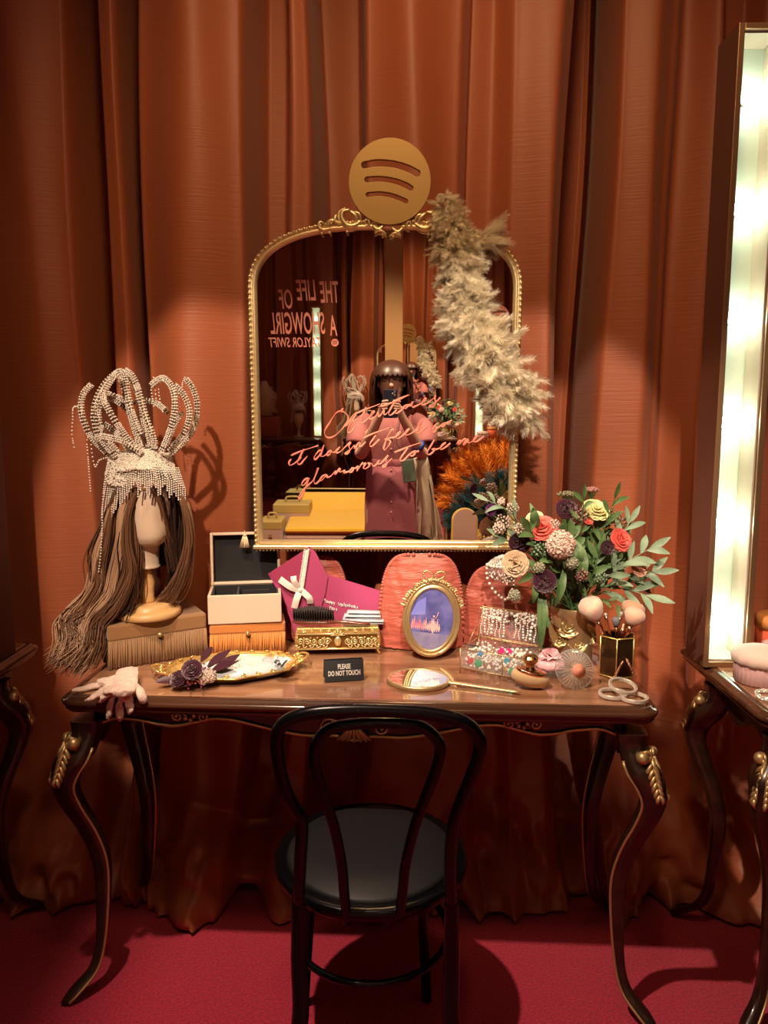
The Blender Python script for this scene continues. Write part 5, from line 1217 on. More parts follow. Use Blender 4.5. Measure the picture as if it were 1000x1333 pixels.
# ================================================================ vase and bouquet
vb = G(748, 876); VX, VYy = vb.x, 1.985
VX = VY(748, 830, VYy).x
vs = thing('rose_vase', 'gold vase with raised roses holding the bouquet', 'vase', (VX, VYy, DESK + .001))
zt = VY(748, 787, VYy).z - DESK; kx = (VY(784, 800, VYy).x - VY(712, 800, VYy).x) / 2
m = MB(); M_vase = mat('champagne gold glaze', (.50, .33, .17), .30, metal=.45, coat=.4)
m.lathe([(0, 0), (kx * .62, 0), (kx * .66, .006), (kx * .64, zt * .25), (kx * .70, zt * .55), (kx * .84, zt * .85), (kx * 1.0, zt), (kx * .97, zt + .001), (kx * .80, zt * .85), (kx * .66, zt * .5), (kx * .6, .01), (0, .01)], n=40); part('body', m, M_vase, vs)
m = MB()
for x, y, r in ((740, 815, .030), (752, 838, .024), (728, 832, .020), (768, 830, .018)): rose(m, VY(x, y, VYy - kx * .62 + abs(x - 744) * .0006), r, (-.1 + (x - 744) * .01, -1, .35), layers=3, openn=1.1)
for a_, b_ in (((720, 800), (728, 818)), ((765, 812), (776, 828)), ((716, 812), (722, 838))): m.blade(VY(*a_, VYy - kx * .75), VY(*b_, VYy - kx * .72), .016, nrm=(0, -1, .2))
part('raised_roses', m, mat('gilded rose relief', (.74, .56, .26), .28, metal=.75), vs, W=True, label='gilded roses in relief')

BY = VYy - .02
def F(x, y, dy=0.0): return VY(x, y, BY + dy)
bq = thing('flower_bouquet', 'large bouquet of plum, coral, peach and blush flowers in the gold vase', 'bouquet', (VX, VYy, DESK + zt))
mouth = Vector((VX, VYy, DESK + zt - .02))
def bp_(name, m, mt, lab=None): part(name, m, mt, bq, W=True, label=lab)
def stem(m, p, mi=0): m.tube(spline([mouth + rvec(.02), mouth.lerp(Vector(p), .5) + Vector((0, 0, .015)), Vector(p)], 5), .0014, 4, mi=mi, caps=False)
m = MB(); rose(m, F(737, 664, -.02), .032, (.0, -.8, .45), layers=6, openn=.75); bp_('plum_ranunculus', m, M_plum)
m = MB(); rose(m, F(709, 757, -.09), .031, (-.15, -.9, .25), layers=6, openn=.95); bp_('plum_ranunculus', m, M_plum)
m = MB(); rose(m, F(790, 713, -.075), .022, (.1, -.95, .2), layers=6, openn=.7); bp_('plum_ranunculus', m, M_plum)
m = MB(); rose(m, F(677, 706, -.05), .030, (-.2, -.8, -.2), layers=5, openn=.9); bp_('plum_ranunculus', m, M_plum)
m = MB(); rose(m, F(640, 664, -.02), .018, (-.6, -.7, .2), layers=5, openn=.8); bp_('plum_ranunculus', m, mat('violet petal', (.12, .02, .12), .5), 'small violet bloom')
m = MB(); pom(m, F(730, 709, -.085), .034, 330, .20); bp_('blush_carnation', m, M_blush)
m = MB(); rose(m, F(776, 664, -.03), .034, (.15, -.65, .75), layers=4, openn=1.15, ruf=.3); bp_('pale_yellow_tulip', m, M_yellowp)
m = MB(); rose(m, F(706, 688, -.06), .036, (-.2, -.7, .6), layers=4, openn=1.1); bp_('coral_peony', m, M_coralp)
m = MB(); rose(m, F(808, 703, -.05), .030, (.35, -.8, .4), layers=4, openn=1.1); bp_('coral_peony', m, M_coralp)
m = MB(); rose(m, F(766, 681, -.05), .014, (0, -.6, .8), layers=3, openn=.4); bp_('coral_peony', m, M_coralp)
m = MB(); rose(m, F(697, 677, -.03), .028, (-.4, -.6, .7), layers=3, openn=.7); bp_('green_cream_lily', m, mat('cream green petal', (.72, .70, .42), .6))
m = MB(); rose(m, F(671, 734, -.075), .034, (-.25, -.9, .15), layers=4, openn=1.05, ruf=.3); bp_('champagne_rose', m, M_champ)
m = MB(); rose(m, F(832, 738, -.05), .026, (.45, -.8, .35), layers=5, openn=1.1, ruf=.3); bp_('peach_dahlia', m, M_peach)
for x, y, dy, r in ((745, 733, -.10, .014), (702, 739, -.09, .013), (670, 775, -.08, .014)):
    m = MB(); pom(m, F(x, y, dy), r, 60, .32); m.ball(F(x, y, dy), r * .8, 10, mi=0); bp_('scabiosa_pod', m, mat('pod green', (.36, .36, .24), .6))
for x, y, dy, r, mt, fl in ((755, 671, -.04, .026, M_dusty, 0), (740, 644, -.0, .028, mat('green umbel', (.22, .20, .12), .7), 1), (770, 638, .0, .022, M_dusty, 1), (795, 672, .0, .024, mat('green umbel', (.22, .20, .12), .7), 0), (812, 683, .0, .026, mat('green umbel', (.22, .20, .12), .7), 0), (722, 684, -.06, .016, M_wax, 0), (757, 748, -.09, .016, M_dusty, 0), (655, 680, -.03, .022, M_wax, 0), (668, 662, -.02, .018, M_wax, 0), (650, 688, -.04, .016, M_wax, 0), (680, 690, -.07, .020, M_wax, 0), (663, 752, -.07, .020, M_wax, 0), (702, 714, -.07, .022, M_sage, 0), (782, 752, -.09, .015, M_sage, 0), (653, 653, -.02, .010, M_wax, 0)):
    m = MB(); p = F(x, y, dy); cluster(m, p, r, int(30 + r * 900), .0034, 0, stem=1, flat=bool(fl)); m.tube(spline([mouth + rvec(.015), mouth.lerp(p, .5) + Vector((0, 0, .01)), p - Vector((0, 0, r))], 4), .0012, 4, mi=1, caps=False); bp_('floret_cluster', m, [mt, M_green])
m = MB()
for x, y in ((737, 664), (776, 670), (730, 715), (706, 692), (808, 708), (832, 742), (790, 718), (709, 757), (671, 734), (677, 706), (640, 668), (745, 735)): stem(m, F(x, y, -.03))
for k in range(26): stem(m, F(random.uniform(712, 800), random.uniform(700, 775), random.uniform(-.06, .02)))
bp_('stems', m, M_green)
SPR = [((735, 775), (690, 690), 8, .055, .020, 0), ((745, 770), (745, 700), 8, .05, .02, 0), ((760, 770), (775, 690), 8, .055, .018, 0), ((770, 772), (845, 715), 8, .06, .018, 1), ((770, 776), (852, 745), 7, .06, .018, 1), ((765, 780), (842, 775), 6, .07, .020, 1), ((775, 770), (820, 680), 7, .05, .015, 1), ((722, 770), (704, 815), 3, .05, .016, 0), ((725, 775), (685, 745), 6, .05, .018, 0), ((755, 775), (735, 740), 6, .045, .018, 0), ((765, 770), (795, 740), 7, .045, .014, 1), ((740, 778), (715, 720), 7, .05, .022, 0), ((750, 770), (760, 650), 7, .04, .012, 0), ((770, 765), (800, 650), 6, .05, .012, 0), ((690, 700), (636, 652), 4, .045, .012, 1), ((720, 760), (655, 700), 5, .05, .016, 1), ((760, 780), (820, 800), 5, .03, .010, 0), ((760, 790), (780, 720), 8, .05, .018, 0)]
for (x0, y0), (x1, y1), n, ll, w0, sg in SPR:
    m = MB(); leafy(m, F(x0, y0, -.02), F(x1, y1, -.05 + random.uniform(-.04, .03)), n, ll, w0, bend=(0, random.uniform(-.02, .02), .02)); bp_('leaf_spray', m, M_sage if sg else M_green)
for k in range(16):
    x1, y1 = random.uniform(705, 838), random.uniform(685, 778); m = MB(); leafy(m, F(752 + (x1 - 765) * .25, 776, .01), F(x1, y1, random.uniform(-.05, .07)), 7, .045, .018, bend=(0, 0, .02)); bp_('leaf_spray', m, M_green)
m = MB()
for a_, b_, w0 in (((702, 762), (704, 846), .022), ((697, 745), (694, 785), .018), ((708, 770), (706, 828), .018), ((745, 700), (755, 735), .03), ((700, 690), (690, 655), .02), ((735, 735), (722, 790), .02), ((742, 700), (735, 740), .035), ((758, 710), (752, 760), .03)): m = MB(); m.blade(F(*a_, -.06), F(*b_, -.08), w0, bend=(0, -.02, 0), n=7); bp_('broad_leaf', m, M_green)

# ================================================================ brush pot
hb_ = G(803, 883); hc = Vector((VY(803, 850, hb_.y + .03).x, hb_.y + .03, 0))
bz = thing('brush_pot', 'six-sided smoked glass pot with gold rim holding the make-up brushes', 'pot', (hc.x, hc.y, DESK + .001), radians(8))
R6 = .046; H6 = VY(803, 831, hc.y - .03).z - DESK
def hx(k, r=R6): return Vector((r * cos(pi / 3 * k + .1), r * sin(pi / 3 * k + .1), 0))
m = MB()
for z in (.003, H6): m.tube([hx(k) + Vector((0, 0, z)) for k in range(6)], .0020, 6, closed=True)
for k in range(6): m.tube([hx(k) + Vector((0, 0, 0)), hx(k) + Vector((0, 0, H6))], .0017, 6)
part('gold_edging', m, M_gold, bz)
M_smoke = mat('smoked gold mirror glass', (.16, .10, .05), .06, metal=.85)
for k in range(6):
    a_, b2 = hx(k, R6 - .002), hx((k + 1) % 6, R6 - .002); m = MB(); m.prism([a_, b2, b2 + Vector((0, 0, H6 - .002)), a_ + Vector((0, 0, H6 - .002))], (a_ + b2) * -.02); part('pot_panel', m, M_smoke, bz)
part('pot_floor', MB().prism([hx(k, R6 - .002) + Vector((0, 0, .001)) for k in range(6)], (0, 0, .002)), M_smoke, bz)
m = MB(); 
for k in range(22): t = k / 21; m.ball((.006 + .026 * t + .002 * sin(k * 2), -R6 * .94 - .002, .048 * (1 - t) + .004), .0026, 8)
for k in range(22): t = k / 21; m.ball((-.004 - .022 * t + .002 * sin(k * 2), -R6 * .94 - .002, .044 * (1 - t) + .004), .0024, 8)
part('gold_chain', m, M_rose, bz, label='rose gold chain hanging on the front')
def mbrush(label, base, tip, hr, bl, br, mt, dome=1.0, flat=1.0, hm=M_rose):
    """base: bottom of the handle, tip: end of the bristles"""
    base, tip = Vector(base), Vector(tip); d = (tip - base).normalized(); L = (tip - base).length; t = thing('makeup_brush', label, 'brush', tuple(base))
    R_ = d.to_track_quat('Z', 'Y').to_matrix(); hl_ = L - bl
    m = MB(); m.lathe([(0, 0), (hr * .5, .002), (hr * .8, hl_ * .5), (hr, hl_ * .8), (hr * 1.15, hl_ * .9), (hr * 1.25, hl_), (0, hl_ + .001)], base, 16, R_); part('handle', m, hm, t, W=True)
    m = MB(); m.lathe([(hr * 1.2, hl_ - .002), (br * .75, hl_ + bl * .30), (br, hl_ + bl * .6), (br * .92, hl_ + bl * .82), (br * .6, hl_ + bl * .96), (0, hl_ + bl)], base, 28, R_, sx=1, sy=flat, fl=lambda a, z: 1 + .015 * sin(a * 14)); part('bristles', m, mt, t, W=True)
B0 = Vector((hc.x, hc.y, DESK + .01))
mbrush('fluffy pink and cream powder brush leaning left out of the pot', B0 + Vector((.012, 0, 0)), VY(764, 779, hc.y - .01), .0055, .066, .031, mat('pink cream bristle', (.80, .50, .40), .85, sheen=.5, vary=((30, 30, 30), (.85, .70, .50), .45, .6)))
mbrush('round peach powder brush at the right front of the pot', B0 + Vector((-.012, -.01, 0)), VY(830, 792, hc.y - .02), .005, .048, .026, M_bristle2)
mbrush('wide tan powder brush at the right back of the pot', B0 + Vector((-.012, .01, 0)), VY(828, 783, hc.y + .02), .005, .052, .030, mat('tan bristle', (.55, .30, .17), .85, sheen=.5))
mbrush('small grey tapered eye brush in the middle of the pot', B0 + Vector((0, 0, 0)), VY(802, 803, hc.y), .003, .026, .0105, mat('grey bristle', (.17, .17, .19), .8))
mbrush('thin rose gold brush with white tip beside the fluffy pink brush', B0 + Vector((.004, -.008, 0)), VY(788, 798, hc.y - .012), .0036, .008, .0042, M_pearl)
mbrush('thin rose gold brush with silver tip behind the grey eye brush', B0 + Vector((0.0, .01, 0)), VY(808, 796, hc.y + .008), .0036, .014, .0065, mat('silver tip', (.55, .50, .48), .4))
mbrush('slim rose gold liner brush between the grey and the peach brush', B0 + Vector((-.004, -.006, 0)), VY(812, 812, hc.y - .012), .0036, .012, .003, M_bristle3)

# bracelets
def bracelet(label, c, r, tilt, h=.0085):
    m = MB(); R_ = Euler(tilt, 'XYZ').to_matrix(); c = Vector(c)
    m.lathe([(r - .001, -h / 2), (r + .001, -h / 2), (r + .001, h / 2), (r - .001, h / 2), (r - .001, -h / 2)], c, 48, R_, mi=1, caps=False)
    for k in range(64):
        for j in range(4):
            for s in (-1, 1): a = 2 * pi * (k + .5 * (j % 2)) / 64; m.octa(c + R_ @ Vector(((r + s * .0017) * cos(a), (r + s * .0017) * sin(a), (j - 1.5) * h / 4.1)), .0019)
    o = part('rhinestone_bracelet', m, [M_gem, mat('silver band', (.62, .52, .42), .3, metal=.9)]); return setp(o, label, 'bracelet', 'rhinestone bracelets')
bracelet('rhinestone bangle lying flat, the left one of three', tuple(G(798, 903, DESK + .007)), .030, (0.0, 0, 0)); bracelet('rhinestone bangle lying flat at the right front of the three', tuple(G(817, 908, DESK + .007) + Vector((.016, 0, 0))), .029, (.0, .0, 0)); bracelet('rhinestone bangle leaning across the other two bangles', tuple(G(811, 893, DESK + .021)), .030, (.22, .10, 0))

# kabuki brush lying down
kb = thing('kabuki_brush', 'stubby kabuki brush with blond bristles and gold handle lying on its side', 'brush', tuple(G(690, 893)))
c0 = G(690, 896, DESK); bl_c = Vector((c0.x, c0.y + .005, DESK + .024))
m = MB(); m.lathe([(.0, -.017), (.028, -.016), (.040, -.010), (.0435, .0), (.042, .010), (.034, .016), (.0, .017)], bl_c, 36, Euler((.05, .22, -.1), 'XYZ').to_matrix(), sx=1.06, sy=.62, fl=lambda a, z: 1 + .010 * sin(a * 22)); part('bristles', m, M_bristle3, kb, W=True)
m = MB(); m.lathe([(.034, .012), (.037, .013), (.037, .020), (.034, .022), (.020, .023)], bl_c, 36, Euler((.05, .22, -.1), 'XYZ').to_matrix(), sx=1.02, sy=.62); part('ferrule', m, M_rose, kb, W=True)
m = MB(); m.lathe([(.015, .020), (.010, .030), (.011, .036), (.018, .044), (.019, .052), (.014, .058), (.0, .060)], bl_c, 20, Euler((.05, .0, 0), 'XYZ').to_matrix(), smooth=False); part('knob_handle', m, mat('burnished copper gold', (.60, .36, .18), .2, metal=1), kb, W=True)

# pink satin box on a glass dish, and the fluted glass shell
pb = thing('ribboned_trinket_box', 'pale pink satin trinket box with a bow behind the fluted glass shell', 'box', tuple(G(722, 885)))
c0 = G(722, 884); cB = Vector((c0.x - .006, c0.y + .03, DESK))
m = MB(); m.lathe([(0, 0), (.034, 0), (.037, .004), (.036, .018), (.034, .020), (.0, .020)], cB, 36, fl=lambda a, z: 1 + .02 * sin(a * 24)); part('glass_base', m, M_acrylic, pb, W=True)
m = MB(); m.lathe([(0, .020), (.034, .020), (.037, .028), (.033, .040), (.015, .047), (0, .048)], cB, 36, fl=lambda a, z: 1 + .05 * sin(a * 9)); part('satin_lid', m, M_pinksatin, pb, W=True)
m = MB(); t0 = cB + Vector((-.004, -.01, .050))
for d_ in ((-.030, -.008, .006), (-.020, -.01, .022), (.018, -.008, .022), (.028, -.01, .004), (.002, -.02, .010), (-.010, -.02, -.002)): m.blade(t0, t0 + Vector(d_), .022, bend=(0, -.004, .008), nrm=(0, -1, .4), n=6, fold=.3)
part('bow', m, M_pinksatin, pb, W=True)
sh = thing('glass_shell_dish', 'fluted clear glass shell compact propped open showing a peach pad', 'dish', tuple(G(748, 896)))
cS = G(748, 896); cS = VY(748, 871, cS.y + .012); rS = .0465; ex = Vector((.97, .1, -.22)).normalized(); ez = Vector((.16, .42, .90)); ez = (ez - ex * ez.dot(ex)).normalized(); nn = ex.cross(ez)
if nn.y > 0: nn = -nn
m = MB(); rows = []
for i in range(13):
    r = rS * i / 12; rows.append([cS + ex * r * 1.04 * cos(a) + ez * (r * .98 * sin(a) - .0) + nn * (.012 * (1 - (i / 12) ** 2) + .0022 * sin(a * 36) * (i / 12)) for a in [2 * pi * k / 216 for k in range(216)]])
m.grid(rows, close_u=True); o = part('shell_lid', m, M_acrylic, sh, W=True); s_ = o.modifiers.new('s', 'SOLIDIFY'); s_.thickness = .0022
m = MB()
for k in range(72): a = 2 * pi * k / 72; m.ball(cS + ex * rS * 1.05 * cos(a) + ez * rS * sin(a), .0020, 6)
part('beaded_rim', m, mat('frosted glass bead', (.85, .80, .78), .15, trans=.5), sh, W=True)
m = MB()
for k in range(30):
    a = 2 * pi * k / 30; P = [cS + ex * rS * f * 1.03 * cos(a) + ez * rS * f * sin(a) + nn * (.0135 * (1 - f * f) + .001) for f in (.36, .55, .75, .97)]; m.tube(P, [.0006, .0009, .0011, .0009], 4)
part('flutes', m, mat('frosted glass bead', (.85, .80, .78), .15, trans=.5), sh, W=True)
m = MB(); m.lathe([(.0, 0), (.015, 0), (.017, .004), (.0, .008)], cS + nn * .010 + ez * -.004 + ex * .006, 24, nn.to_track_quat('Z', 'Y').to_matrix()); part('peach_pad', m, mat('peach powder', (.88, .36, .25), .7), sh, W=True)
m = MB(); m.ball(cS + ex * .050 + ez * .036, .0085, 12); m.ball(cS + ex * .058 + ez * .026, .006, 10); part('glass_knob', m, M_acrylic, sh, W=True)

# ================================================================ on the right-hand table
c0 = G(978, 887); jr = thing('powder_jar', 'ribbed pink glass powder jar with cream puff lid on the right-hand table', 'jar', (c0.x + .02, c0.y, DESK + .001))
m = MB(); m.lathe([(0, 0), (.056, 0), (.060, .004), (.060, .045), (.056, .048), (.052, .046), (.054, .008), (0, .006)], n=96, fl=lambda a, z: 1 + .02 * sin(a * 32)); part('jar_body', m, M_pinkglass, jr)
m = MB(); m.lathe([(0, .010), (.050, .010), (.051, .040), (0, .041)], n=40); part('powder', m, M_pinksatin, jr)
m = MB(); m.lathe([(0.0, .046), (.060, .046), (.068, .054), (.069, .066), (.060, .078), (.040, .086), (.012, .090), (0, .090)], n=64, fl=lambda a, z: 1 + .025 * sin(a * 13) * (1 if z < .08 else .3)); part('puff_lid', m, mat('cream puff', (.84, .66, .55), .9, sheen=.6), jr)
c0 = G(1000, 905, DESK + .007); bracelet('rhinestone bangle beside the powder jar on the right-hand table', (c0.x + .005, c0.y, DESK + .007), .030, (0, 0, 0))
c0 = VY(1004, 830, 2.0); bx = thing('lidded_box', 'coral round box with orange lid behind the powder jar at the right edge', 'box', (c0.x + .022, 2.0, DESK + .001))
m = MB(); m.lathe([(0, 0), (.060, 0), (.060, .105), (0, .105)], n=48); part('box_body', m, mat('coral card', (.80, .15, .06), .5), bx); m = MB(); m.lathe([(.061, .095), (.063, .095), (.063, .122), (.055, .128), (0, .130)], n=48); part('lid', m, mat('orange card', (.85, .35, .10), .5), bx)
c0 = VY(1003, 850, 1.93); m = MB(); m.lathe([(0, 0), (.018, 0), (.020, .01), (.020, .035), (.008, .045), (.006, .055), (.012, .058), (.013, .070), (.0, .076)], (c0.x, 1.95, DESK + .001), 24); o = part('perfume_bottle', m, M_pinkglass); setp(o, 'small pink glass perfume bottle behind the powder jar', 'bottle')
# ================================================================ seen only in the mirror: the photographer and the furniture behind
def skin_mesh(verts, edges, radii, root=0, sub=1):
    me = bpy.data.meshes.new('body'); me.from_pydata([tuple(v) for v in verts], edges, []); o = bpy.data.objects.new('body', me); C.objects.link(o)
    s = o.modifiers.new('skin', 'SKIN'); 
    for i, r in enumerate(radii): sv = me.skin_vertices[0].data[i]; sv.radius = r if hasattr(r, '__len__') else (r, r); sv.use_root = (i == root)
    s.use_smooth_shade = True
    u = o.modifiers.new('sub', 'SUBSURF'); u.levels = sub + 1; u.render_levels = sub + 1
    dg = bpy.context.evaluated_depsgraph_get(); dg.update(); m2 = bpy.data.meshes.new_from_object(o.evaluated_get(dg)); bpy.data.objects.remove(o); return m2
PXc = -.024
per = thing('person', 'person with a brown bob in a rose pink jumpsuit holding up a phone', 'person', (PXc, -.30, 0))
V = []; Ed = []; Rd = []
def jv(p, r, frm=None):
    V.append(Vector(p)); Rd.append(r); i = len(V) - 1
    if frm is not None: Ed.append((frm, i))
    return i
pel = jv((PXc, -.33, .93), (.15, .10)); wa = jv((PXc, -.33, 1.06), (.12, .085), pel); ch = jv((PXc, -.32, 1.20), (.14, .09), wa); nb_ = jv((PXc, -.31, 1.305), (.06, .055), ch); nk = jv((PXc, -.29, 1.36), .047, nb_); hd_ = jv((PXc, -.265, 1.43), (.062, .075), nk); hd2 = jv((PXc, -.262, 1.50), (.070, .085), hd_); hd3 = jv((PXc, -.27, 1.565), (.05, .06), hd2)
for s, hx_, hz_ in ((-1, -.072, 1.345), (1, .018, 1.350)):
    sh_ = jv((PXc + s * .155, -.31, 1.265), .052, ch); el = jv((PXc + s * .185, -.20, 1.065), .038, sh_); fa = jv((PXc + s * .12 , -.11, 1.20), .034, el); wr = jv((hx_ + s * .014, -.045, 1.318), .024, fa)
    pm = jv((hx_ + s * .004, -.034, 1.352), (.026, .014), wr); pm2 = jv((hx_ + s * .002, -.032, 1.378), (.026, .013), pm)
    for k, (dz, dyy) in enumerate(((.022, 0), (.008, .0), (-.006, 0), (-.019, 0))):   # fingers wrap the back of the phone
        f0 = jv((hx_ - s * .004, -.026, 1.372 + dz * .8), .0085, pm2); f1 = jv((hx_ - s * .001, -.004, 1.374 + dz), .0080, f0); f2 = jv((hx_ - s * (.018 + .002 * k), .0005, 1.377 + dz), .0075, f1); f3 = jv((hx_ - s * (.033 - .002 * k), .0015, 1.379 + dz), .0065, f2)
    t0 = jv((hx_ - s * .006, -.040, 1.362), .0105, pm); t1 = jv((hx_ - s * .018, -.036, 1.385), .009, t0); t2 = jv((hx_ - s * .026, -.030, 1.408), .0075, t1)
for s in (-1, 1):
    hp = jv((PXc + s * .09, -.33, .86), .09, pel); kn = jv((PXc + s * .10, -.32, .48), .06, hp); an_ = jv((PXc + s * .10, -.34, .09), .038, kn); ft = jv((PXc + s * .105, -.27, .03), (.035, .025), an_); ft2 = jv((PXc + s * .11, -.20, .022), (.03, .018), ft)
bm = skin_mesh(V, Ed, Rd)
for v in bm.vertices: v.co = Vector(v.co) - Vector((PXc, -.30, 0))
bm.materials.append(M_skin); bo = bpy.data.objects.new('body', bm); C.objects.link(bo); bo.parent = per
for p_ in bm.polygons: p_.use_smooth = True
# face
m = MB(); fc = Vector((PXc, -.345 + .165, 1.50))
m.ball(fc + Vector((0, -.085, -.012)), .078, 24, sc_=(.92, 1.02, 1.22)); m.tube(spline([fc + Vector((0, -.008, .022)), fc + Vector((0, .004, -.004)), fc + Vector((0, .014, -.022)), fc + Vector((0, .002, -.030))], 4), [.007, .008, .009, .010, .011, .012, .013, .013, .012, .009, .006, .004, .003], 8)
for s in (-1, 1): m.ball(fc + Vector((s * .076, -.085, -.01)), .018, 10, sc_=(.4, .8, 1.2))
part('face', m, M_skin, per, W=True)
m = MB(); 
for s in (-1, 1): m.ball(fc + Vector((s * .030, -.012, .018)), .0115, 12, sc_=(1, .6, .6))
part('eyes', m, mat('eye white', (.6, .55, .5), .2), per, W=True); m = MB()
for s in (-1, 1): m.ball(fc + Vector((s * .030, -.0055, .018)), .0052, 8); m.tube([fc + Vector((s * .014, -.004, .036)), fc + Vector((s * .030, -.001, .041)), fc + Vector((s * .046, -.010, .037))], .0022, 5)
part('irises_and_brows', m, M_brownhair, per, W=True)
m = MB(); m.tube(spline([fc + Vector((-.024, -.016, -.056)), fc + Vector((0, -.004, -.054)), fc + Vector((.024, -.016, -.056))], 4), .0045, 6); part('mouth', m, mat('lip', (.5, .12, .11), .4), per, W=True)
# bob hair with fringe
m = MB(); hc_ = Vector((PXc, -.275, 1.505)); rows = []
nA = 96
for i in range(22):
    row = []
    for k in range(nA):
        a = 2 * pi * k / nA; fr_ = max(0.0, sin(a)) ; front = 1 if sin(a) > .52 else 0
        zb_ = 1.532 + .006 * sin(k * 1.7) if front else 1.352 + .012 * sin(k * 2.3)
        ztop = 1.612; t = i / 21
        z = ztop + (zb_ - ztop) * t ** 1.4; u = (ztop - z) / (ztop - 1.50)
        r = sqrt(max(0, 1 - (1 - min(1, u)) ** 2)) if u < 1 else 1 + .10 * min(1, (u - 1) * .8) - .12 * max(0, u - 1.6)
        rr = r * (1 + .018 * sin(k * 2.9) * t); row.append(Vector((hc_.x + .108 * rr * cos(a), hc_.y + .118 * rr * sin(a), z)))
    rows.append(row)
m.grid(rows, close_u=True); m.add(rows[0], [tuple(range(nA))], 0, True); o = part('hair', m, M_brownhair, per, W=True, label='brown bob with a straight fringe'); s_ = o.modifiers.new('s', 'SOLIDIFY'); s_.thickness = .018; s_.offset = -1
# clothes
def loft_el(m, secs, n=40, fold=0.0, ff=9):
    rows = []
    for z, cx_, cy_, rx_, ry_ in secs: rows.append([Vector((cx_ + rx_ * (1 + fold * sin(a * ff + z * 9)) * cos(a), cy_ + ry_ * (1 + fold * sin(a * ff + z * 9)) * sin(a), z)) for a in [2 * pi * k / n for k in range(n)]])
    m.grid(rows, close_u=True); return rows
cx = PXc; m = MB()
loft_el(m, [(1.335, cx, -.305, .058, .055), (1.325, cx, -.31, .085, .065), (1.30, cx, -.315, .135, .085), (1.26, cx, -.32, .165, .105), (1.20, cx, -.32, .168, .125), (1.12, cx, -.325, .158, .122), (1.06, cx, -.33, .148, .115), (1.03, cx, -.33, .146, .112)], fold=.012)
part('blouse', m, M_pink2, per, W=True)
for s in (-1, 1):
    m = MB(); P = spline([Vector((cx + s * .12, -.315, 1.285)), Vector((cx + s * .185, -.29, 1.22)), Vector((cx + s * .205, -.24, 1.13))], 5); m.tube(P, [.048, .054, .060, .064, .066, .068, .069, .069, .068, .066, .060][:len(P)], 20, caps=False); o = part('sleeve', m, M_pink2, per, W=True); s_ = o.modifiers.new('s', 'SOLIDIFY'); s_.thickness = .004
m = MB(); loft_el(m, [(1.05, cx, -.33, .150, .116), (1.045, cx, -.33, .152, .118), (1.01, cx, -.33, .150, .116), (1.005, cx, -.33, .148, .114)]); part('waistband', m, M_pink, per, W=True)
m = MB(); loft_el(m, [(1.01, cx, -.33, .149, .115), (.95, cx + .012, -.33, .165, .135), (.85, cx + .022, -.33, .182, .150), (.75, cx + .026, -.33, .186, .150), (.70, cx + .026, -.33, .186, .145), (.52, cx + .026, -.33, .19, .14)], fold=.015, ff=11)
for s in (-1, 1): loft_el(m, [(.54, cx + s * .095, -.33, .104, .135), (.5, cx + s * .105, -.33, .112, .125), (.25, cx + s * .11, -.335, .115, .12), (.10, cx + s * .112, -.335, .118, .12)], fold=.03)
part('trousers', m, M_pink, per, W=True)
m = MB()
for k in range(9): m.lathe([(0, 0), (.0065, 0), (.0065, .002), (0, .003)], (cx + .0, -.33 + interp([(.7, .152), (.85, .158), (.95, .143), (1.01, .122), (1.06, .122), (1.2, .132), (1.3, .10)], .74 + k * .062), .74 + k * .062), 10, Matrix.Rotation(radians(-90), 3, 'X'))
part('buttons', m, mat('pink button', (.45, .20, .20), .4), per, W=True)
m = MB(); wrb = Vector((cx + .155, -.155, 1.135)); m.lathe([(.042, -.010), (.044, 0), (.042, .010)], wrb, 20, (Vector((-.12, .09, .14))).to_track_quat('Z', 'Y').to_matrix()); part('wristband', m, M_navy, per, W=True, label='navy blue wristband')
# phone (the lens of the camera looks out just in front of it)
ph_ = thing('smartphone', 'dark smartphone with triple lenses held up by the person', 'phone', (-.027, -.012, 1.387))
m = MB(); m.box((-.027, -.012, 1.384), (.076, .008, .158)); part('case', m, M_phone, ph_, W=True, bevel=.003)
for x, z in ((-.004, 1.449), (-.004, 1.432)):
    m = MB(); m.lathe([(0, 0), (.0062, 0), (.0062, .0018), (.0052, .0018), (.0, .0012)], (x, -.0078, z), 20, Matrix.Rotation(radians(-90), 3, 'X')); part('lens', m, mat('lens ring', (.5, .5, .55), .15, metal=.9), ph_, W=True)
m = MB(); m.ball((-.016, -.0078, 1.441), .0036, 10, sc_=(1, .3, 1)); part('flash', m, mat('flash window', (.9, .85, .7), .2), ph_, W=True)
# sage wallet on a strap, coat over the arm
m = MB(); a1, b1 = RX(524, 600, -.17), RX(540, 626, -.17); m.box(((a1.x + b1.x) / 2, -.168, (a1.z + b1.z) / 2), (.075, .02, .135), Matrix.Rotation(radians(-8), 3, 'Y')); wl = part('hanging_wallet', m, M_greycard, bevel=.006); setp(wl, 'sage grey wallet hanging at the waist of the person', 'wallet')
m = MB(); m.tube([((a1.x + b1.x) / 2 - .005, -.172, (a1.z + b1.z) / 2 + .06), (cx + .03, -.178, 1.15), (cx + .05, -.20, 1.28), (cx + .04, -.30, 1.345)], .003, 5); part('strap', m, M_blackvel, wl)
m = MB(); rows = []
for i in range(18):
    t = i / 17; z = 1.06 - .66 * t; row = []
    for k in range(25):
        u = k / 24; xx = cx + .165 + (.03 + .13 * t ** .8) * u + .012 * sin(u * 22 + t * 2); row.append(Vector((xx, -.20 - .16 * t * .3 + .018 * sin(u * 17 + t * 3) * (.3 + t) - .05 * u, z + .02 * sin(u * 9) * t)))
    rows.append(row)
m.grid(rows); o = part('folded_coat', m, M_coat); s_ = o.modifiers.new('s', 'SOLIDIFY'); s_.thickness = .03; setp(o, 'stone coloured coat hanging over the arm of the person', 'coat')

